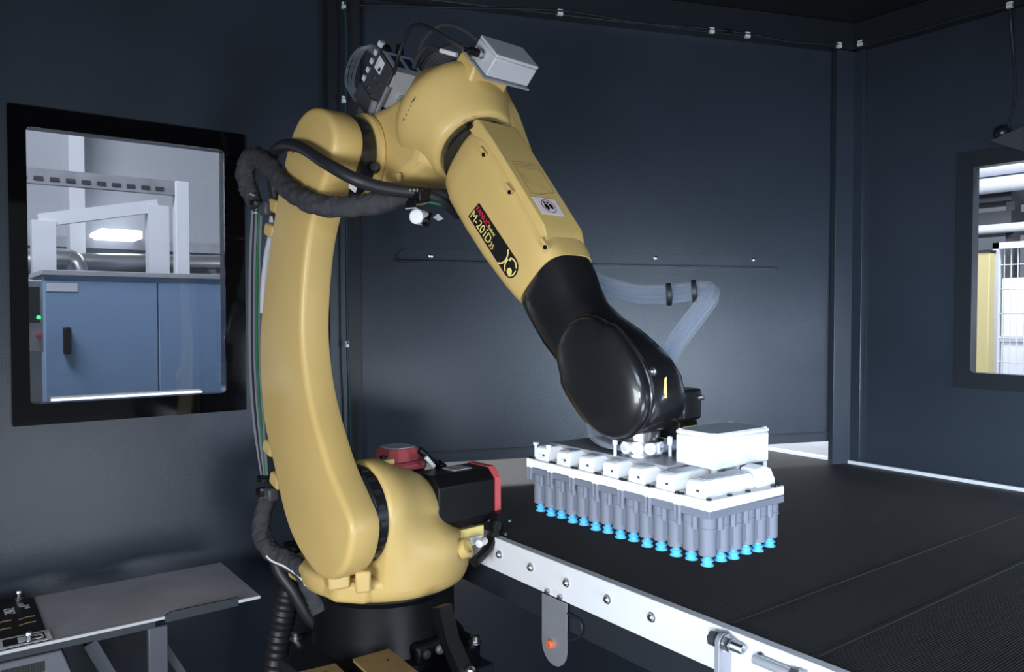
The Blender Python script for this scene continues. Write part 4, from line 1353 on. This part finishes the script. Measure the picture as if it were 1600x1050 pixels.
# ribs between the cylinders
rb0 = None
for j in range(NY - 1):
    p = V((GX - .0105, GY + PT * (j + .5), 0))
    if rb0 is None:
        rb0 = MB().lathe(p, (0, 0, 1), [(zc1 - .003, .0055), (zc2, .0055)], 10).build('spacer', 'print_grey', gp, gc)
        rbase = p
    else:
        k = rb0.copy()
        col.objects.link(k)
        k.parent = gp
        k.location = p - rbase
for i in range(NX - 1):
    k = rb0.copy()
    col.objects.link(k)
    k.parent = gp
    k.location = V((GX + PT * (i + .5), GY - .0105, 0)) - rbase
part_label(MB().span((xa, ya_, zc2 - .001), (xb, yb_, zp0)).build('grey_plate', 'print_grey', gp, gc, bevel=(.001, 1)), 'grey carrier plate')
MB().span((xa + .008, ya_ + .008, zc0 + .008), (xb - .008, yb_ - .008, zc2)).build('core', 'print_grey', gp, gc)
part_label(MB().span((xa, ya_, zp0), (xb, yb_, zp1)).build('white_plate', 'white', gp, gc, bevel=(.0015, 1)), 'white top plate')
MW = PT * 2
md0 = []
mtop = .022


def dupe(src, off):
    k = src.copy()
    col.objects.link(k)
    k.parent = gp
    k.location = off
    for ch in list(src.children):
        c2 = ch.copy()
        col.objects.link(c2)
        c2.parent = k
    return k


first = None
for m_ in range(7):
    off = V((0, MW * m_, 0))
    if first is None:
        yc = GY + PT * .5
        x0_, x1_ = xa + .006, xa + .125
        b = MB()
        rs = []
        for x_, zt_, k_ in ((x0_, .023, 1), (x0_ + .005, .0265, 1), (x1_ - .004, .0265, 1), (x1_, .020, 1)):
            rs.append([V((x_, yc + u, zp1 + w)) for u, w in ((-.0185, 0), (-.0185, zt_ - .006), (-.0145, zt_), (.0145, zt_), (.0185, zt_ - .006), (.0185, 0))])
        b.rings(rs)
        vm = part_label(b.build('valve_module', 'white', gp, gc, bevel=(.001, 1)), 'white valve module with a small sticker')
        MB().span((x0_ + .012, yc - .0125, zp1 + .0264), (x1_ - .01, yc + .0125, zp1 + .0271)).build('module_top_shade', 'lid_grey', vm, gc)  # grey slab darkens the white module top, which gets less light
        MB().span((x0_ - .0005, yc - .011, zp1 + .003), (x0_, yc + .011, zp1 + .0135)).build('sticker', 'label_white', vm, gc)
        MB().span((x0_ - .0008, yc - .008, zp1 + .0085), (x0_ - .0003, yc - .002, zp1 + .0125)).build('sticker_print', 'dark_grey', vm, gc)
        MB().span((x0_ - .0008, yc + .000, zp1 + .0100), (x0_ - .0003, yc + .008, zp1 + .0115)).build('sticker_print', 'lid_grey', vm, gc)
        MB().span((x0_ - .0008, yc - .008, zp1 + .0050), (x0_ - .0003, yc + .008, zp1 + .0060)).build('sticker_print', 'lid_grey', vm, gc)
        fts = []
        for k_ in range(4):
            fts.append(MB().lathe((x1_ - .07 + .021 * k_, yc + .0225, zp1), (0, 0, 1), [(0, .0055), (.012, .0055), (.0125, .0042), (.020, .0042), (.021, .003)], 12).build('fitting', 'white', vm, gc))
        scr = []
        for dx_, dy_ in ((.005, .026), (.005, .0345)):
            scr.append(MB().lathe((xa + dx_, yc + dy_, zp1), (0, 0, 1), [(0, .0042), (.0025, .0042), (.003, .002), (.0015, .0018), (.0015, 0)], 10).build('plate_screw', 'black', vm, gc))
        sh = MB()
        s2 = MB()
        for dy_ in (.026, .0345):
            sh.cyl((xa, yc + dy_, zp0), (xa, yc + dy_, zp1), .0036, 10)
            s2.cyl((xa, yc + dy_, zc2 - .012), (xa, yc + dy_, zp0), .0036, 10)
        sh.build('screw_sleeve', 'white', vm, gc)
        s2.build('screw_sleeve', 'print_grey', vm, gc)
        first = vm
    else:
        dupe(first, off)
for x_, y_ in ((xa + .006, ya_ + .006), (xa + .055, ya_ + .006), (xa + .100, ya_ + .006), (xb - .010, ya_ + .006), (xb - .022, ya_ + .006)):
    MB().lathe((x_, y_, zp1), (0, 0, 1), [(0, .0042), (.0025, .0042), (.003, .002), (.0015, .0018), (.0015, 0)], 10).build('plate_screw', 'black', gp, gc)
for y_ in (yb_ - .006, yb_ - .045):
    MB().lathe((xa + .012, y_, zp1 + .0), (0, 0, 1), [(0, .003), (.026, .003), (.0262, .0055), (.031, .0055), (.0315, .003)], 10).build('knurled_screw', 'label_white', gp, gc)
# second row of module housings on the far side
for m_ in range(3):
    yc = GY + PT * (.5 + 2 * m_)
    b = MB()
    b.rings([[V((x_, yc + u, zp1 + w)) for u, w in ((-.0185, 0), (-.0185, .014 * k_), (-.0145, .022 * k_), (.0145, .022 * k_), (.0185, .014 * k_), (.0185, 0))] for x_, k_ in ((xb - .052, 1.3), (xb - .030, 1.5), (xb - .012, 1.2), (xb - .006, .6))])
    b.build('end_module', 'white', gp, gc, bevel=(.001, 1))
# control box on stand-offs
bx0, bx1, by0, by1, bz0, bz1 = 1.009, 1.152, .808, .891, 1.2475, 1.3055
cbx = part_label(MB().span((bx0, by0, bz0), (bx1, by1, bz1 - .008)).build('control_box', 'white', gp, gc, bevel=(.003, 2)), 'white control box with a grey lid on the gripper')
MB().span((bx0, by0, bz1 - .0075), (bx1, by1, bz1 - .0008)).build('box_rim', 'white', cbx, gc, bevel=(.002, 2))
lidp = [(bx0 + .010, by0 + .002), (bx1 - .010, by0 + .002), (bx1 - .002, by0 + .010), (bx1 - .002, by1 - .010), (bx1 - .010, by1 - .002), (bx0 + .010, by1 - .002), (bx0 + .002, by1 - .010), (bx0 + .002, by0 + .010)]
MB().prism([V((x_, y_, bz1 - .001)) for x_, y_ in lidp], (0, 0, .0016)).build('box_lid', 'lid_grey', cbx, gc)
for x_ in (bx0 + .006, bx1 - .006):
    for y_ in (by0 + .006, by1 - .006):
        MB().lathe((x_, y_, bz1 - .001), (0, 0, 1), [(0, .0045), (.002, .0045), (.0025, .003)], 10).build('lid_screw', 'white', cbx, gc)
        MB().cyl((x_, y_, zp1 + .006), (x_, y_, bz0), .0055, 12).build('stand_off', 'white', cbx, gc)
MB().span((bx0 + .062, by0 + .002, zp1), (bx0 + .066, by0 + .03, bz0)).build('bracket_post', 'white', gp, gc)
MB().span((bx0 + .066, by0 + .004, zp1 + .016), (bx1 - .002, by0 + .008, bz0 - .001)).build('gap_shade', 'dark_grey', gp, gc)  # dark sheet standing in for the shaded gap under the box
MB().span((bx0 + .066, by0 + .001, zp1), (bx1 - .002, by0 + .012, zp1 + .016)).build('white_ledge', 'white', gp, gc, bevel=(.001, 1))
MB().lathe((bx1 + .004, by0 + .02, bz0 + .008), (0, 0, 1), [(0, .006), (.012, .006), (.0125, .007), (.024, .007), (.027, .003)], 12).build('green_plug', mat('pale_green_plastic', (.25, .48, .42), .4), gp, gc)
MB().cyl((bx1 + .004, by0 + .02, zp1), (bx1 + .004, by0 + .02, bz0 + .009), .004, 10).build('plug_stem', 'white', gp, gc)
# adapter plate, hub and tubes
ap_ = MB().span((gc.x - .055, gc.y - .10, zp1 + .024), (gc.x + .085, gc.y + .20, zp1 + .030)).build('adapter_plate', 'zinc', gp, gc, bevel=(.001, 1))
part_label(ap_, 'flat grey metal adapter plate under the robot flange')
wz = (RM @ WR).z
wc = RM @ WR
hub = MB().lathe((wc.x, wc.y, zp1 + .030), (0, 0, 1), [(0, .040), (.005, .040), (.006, .036), (.026, .036), (.027, .041), (wz - .088 - zp1 - .031, .041), (wz - .088 - zp1 - .03, .038)], 40).build('hub', 'steel', gp, gc)
part_label(hub, 'bright steel hub with round ports')
for a_ in (180, 215, 250, 285):
    d_ = V((math.cos(math.radians(a_)), math.sin(math.radians(a_)), 0))
    MB().lathe(V((wc.x, wc.y, zp1 + .046)) + d_ * .034, d_, [(0, .011), (.006, .011), (.007, .0095), (.0072, .006), (.003, .0055), (.003, 0)], 18).build('port', 'white', hub, gc)
for a_ in (165, 300):
    d_ = V((math.cos(math.radians(a_)), math.sin(math.radians(a_)), 0))
    MB().lathe(V((wc.x, wc.y, zp1 + .030)) + d_ * .052, (0, 0, 1), [(0, .003), (.020, .003), (.0205, .005), (.034, .005), (.036, .002)], 10).build('ball_pin', 'label_white', hub, gc)
for k_ in range(5):
    d_ = .007 * k_
    pts = [dep(920 + k_ * 9, 664 + k_ * 2, 1.44), dep(924 + k_ * 8, 682 + k_ * 2, 1.41), dep(945 + k_ * 6, 696 + k_, 1.38), dep(975 + k_ * 2, 700 + k_ * .5, 1.365), dep(998, 703, 1.36)]
    MB().tube(curve(pts, 7), .0042, 9).build('air_tube', 'clear', gp, gc)
for k_ in range(3):
    pts = [dep(1030, 700 + k_ * 2, 1.36), dep(1045, 696 + k_ * 3, 1.36), dep(1065, 690 + k_ * 3, 1.37)]
    MB().tube(curve(pts, 7), .0038, 9).build('air_tube', 'clear', gp, gc)

# ------------------------------------------------------------------ clear tube bundle behind the wrist
tp = [(914, 432, 1.58), (950, 448, 1.575), (995, 459, 1.56), (1045, 460, 1.55), (1085, 455, 1.545), (1106, 455, 1.53), (1109, 462, 1.50), (1096, 482, 1.475), (1070, 516, 1.455), (1048, 548, 1.44), (1036, 576, 1.43), (1030, 600, 1.43)]
tb0 = dep(*tp[0])
tb = thing('tube_bundle', 'bundle of clear air tubes looping behind the black wrist', 'tubes', tb0)
random.seed(11)
cpts = curve([dep(*q_) for q_ in tp], 7)
fw = _F
for k_ in range(9):
    ring_r = .0140 if k_ < 7 else .004
    an = 2 * math.pi * (k_ / 7 if k_ < 7 else (k_ - 7) / 2 + .1)
    path = []
    u = None
    for i_, p_ in enumerate(cpts):
        t_ = (cpts[min(i_ + 1, len(cpts) - 1)] - cpts[max(i_ - 1, 0)]).normalized()
        if u is None:
            u = t_.orthogonal().normalized()
        u = (u - t_ * u.dot(t_)).normalized()
        w_ = t_.cross(u)
        path.append(p_ + (u * math.cos(an) + w_ * math.sin(an)) * ring_r)
    MB().tube(path, .0056, 10).build('air_tube', 'clear', tb, tb0)
for px, py, z, ii in ((1037, 461, 1.55, 21), (1084, 456, 1.54, 28), (1032, 590, 1.43, 74)):
    t_ = (cpts[min(ii + 1, len(cpts) - 1)] - cpts[ii - 1]).normalized()
    MB().lathe(cpts[ii] - t_ * .005, t_, [(0, .0205), (.001, .0225), (.009, .0225), (.010, .0205)], 20).build('cable_tie', 'rubber', tb, tb0)

# ------------------------------------------------------------------ shelf in front of the left wall
SZ = .811
sh = thing('metal_shelf', 'grey sheet-metal shelf with a black printed end before the left wall', 'shelf', (.2, 2.05, 0))
so = sh.location
sx0, sx1, sy0, sy1 = -.55, .638, 1.888, 2.206
part_label(MB().span((sx0, sy0, SZ - .004), (sx1, sy1, SZ)).build('top_sheet', 'sheet', sh, so), 'dull steel shelf top')
MB().span((sx0, sy0 - .006, SZ - .006), (.42, sy0, SZ + .0015)).build('front_edge', 'box_grey', sh, so, bevel=(.001, 1))
MB().span((.585, sy0 - .006, SZ - .006), (sx1, sy0, SZ + .0015)).build('front_edge', 'box_grey', sh, so, bevel=(.001, 1))
MB().prism([V((.42, sy0 - .005, SZ - .014)), V((.42, sy0 - .005, SZ + .002)), V((.432, sy0 - .005, SZ + .008)), V((.585, sy0 - .005, SZ + .008)), V((.585, sy0 - .005, SZ - .012))], (0, .006, 0)).build('catch_lip', 'pedestal', sh, so)
MB().span((sx0, sy0 - .003, SZ - .020), (.40, sy0 + .02, SZ - .0065)).build('under_channel', 'pedestal', sh, so)
bk = MB().span((sx0, sy0 + .002, SZ), (.193, sy1 - .004, SZ + .0015)).build('black_panel', 'label_black', sh, so)
part_label(bk, 'black printed panel with a boxed emblem')
for px, py in ((30, 937), (45, 1004)):
    p = hit(px, py, (0, 0, 1), SZ)
    MB().lathe(p, (0, 0, 1), [(0, .009), (.003, .009), (.004, .005), (.016, .005), (.017, .007), (.022, .006)], 10).build('knob', 'steel', bk, so)


def panel_xy(px, py, dz=.0018):
    return hit(px, py, (0, 0, 1), SZ + dz)


q = panel_xy(34, 1000)
ex, ey = V((1, 0, 0)), V((0, 1, 0))


def rect(c, w_, h_, name, material):
    return MB().box(c, (w_, h_, .0006)).build(name, material, bk, so)


rect(q, .105, .060, 'emblem', 'label_white')
rect(q + V((.004, 0, .0006)), .076, .040, 'emblem', 'label_black')
rect(q + V((.016, 0, .0012)), .046, .028, 'emblem', 'label_white')
rect(q + V((.022, -.001, .0018)), .026, .012, 'emblem', 'label_black')
rect(q + V((.030, .004, .0024)), .014, .006, 'emblem', 'label_white')
text_mesh('lettering', '202', .030, frame4(panel_xy(24, 958), (0, 1, 0), (-1, 0, 0)), 'label_white', bk).location = -so
for (px, py) in ((33, 945), (42, 947)):
    for k_ in range(3):
        rect(panel_xy(px, py) + V((0, -.012 + .010 * k_, 0)), .010, .006, 'print_mark', 'sheet')
for (px, py) in ((5, 972), (42, 965), (4, 984), (43, 974)):
    c_ = panel_xy(px, py)
    MB().tube([c_ + V((-.016, -.004, 0)), c_ + V((0, .004, 0)), c_ + V((.016, .002, 0))], .0018, 4).build('arrow_mark', 'tan', bk, so)
# shelf stand
pp = hit(246, 992, (0, 1, 0), 1.90)
MB().span((pp.x - .020, 1.895, 0), (pp.x + .022, 1.915, SZ - .024)).build('post', 'shelf_leg', sh, so, bevel=(.003, 2))
MB().span((pp.x - .12, 1.915, SZ - .034), (pp.x + .022, 2.19, SZ - .022)).build('arm', 'shelf_leg', sh, so, bevel=(.003, 2))
MB().tube([hit(252, 1002, (0, 1, 0), 1.93), hit(330, 1120, (0, 1, 0), 1.93)], .012, 4).build('brace', 'dark_grey', sh, so)
MB().tube([hit(140, 1002, (0, 1, 0), 2.0), hit(205, 1110, (0, 1, 0), 2.0)], .020, 4).build('brace', 'shelf_leg', sh, so)
MB().span((pp.x - .20, 1.88, 0), (pp.x + .10, 2.2, .012)).build('foot', 'alu', sh, so)
# machine cabinet below the shelf
c0 = hit(105, 1012, (0, 1, 0), 1.90)
mc_ = thing('vented_cabinet', 'light grey cabinet with a row of vent slots under the shelf', 'cabinet', (-.2, 2.0, 0))
mo_ = mc_.location
MB().prism([V((-.75, 1.90, 0)), V((c0.x + .10, 1.90, 0)), V((c0.x + .03, 1.90, SZ - .15)), V((c0.x - .01, 1.90, SZ - .03)), V((-.75, 1.90, SZ - .03))], (0, .26, 0)).build('case', 'shelf_case', mc_, mo_, bevel=(.003, 2))
for k_ in range(15):
    p = hit(3 + k_ * 4.6, 1036 - k_ * 1.05, (0, 1, 0), 1.8995)
    MB().span((p.x - .0019, 1.898, SZ - .066), (p.x + .0019, 1.9005, SZ - .044)).build('vent_slot', 'label_black', mc_, mo_)
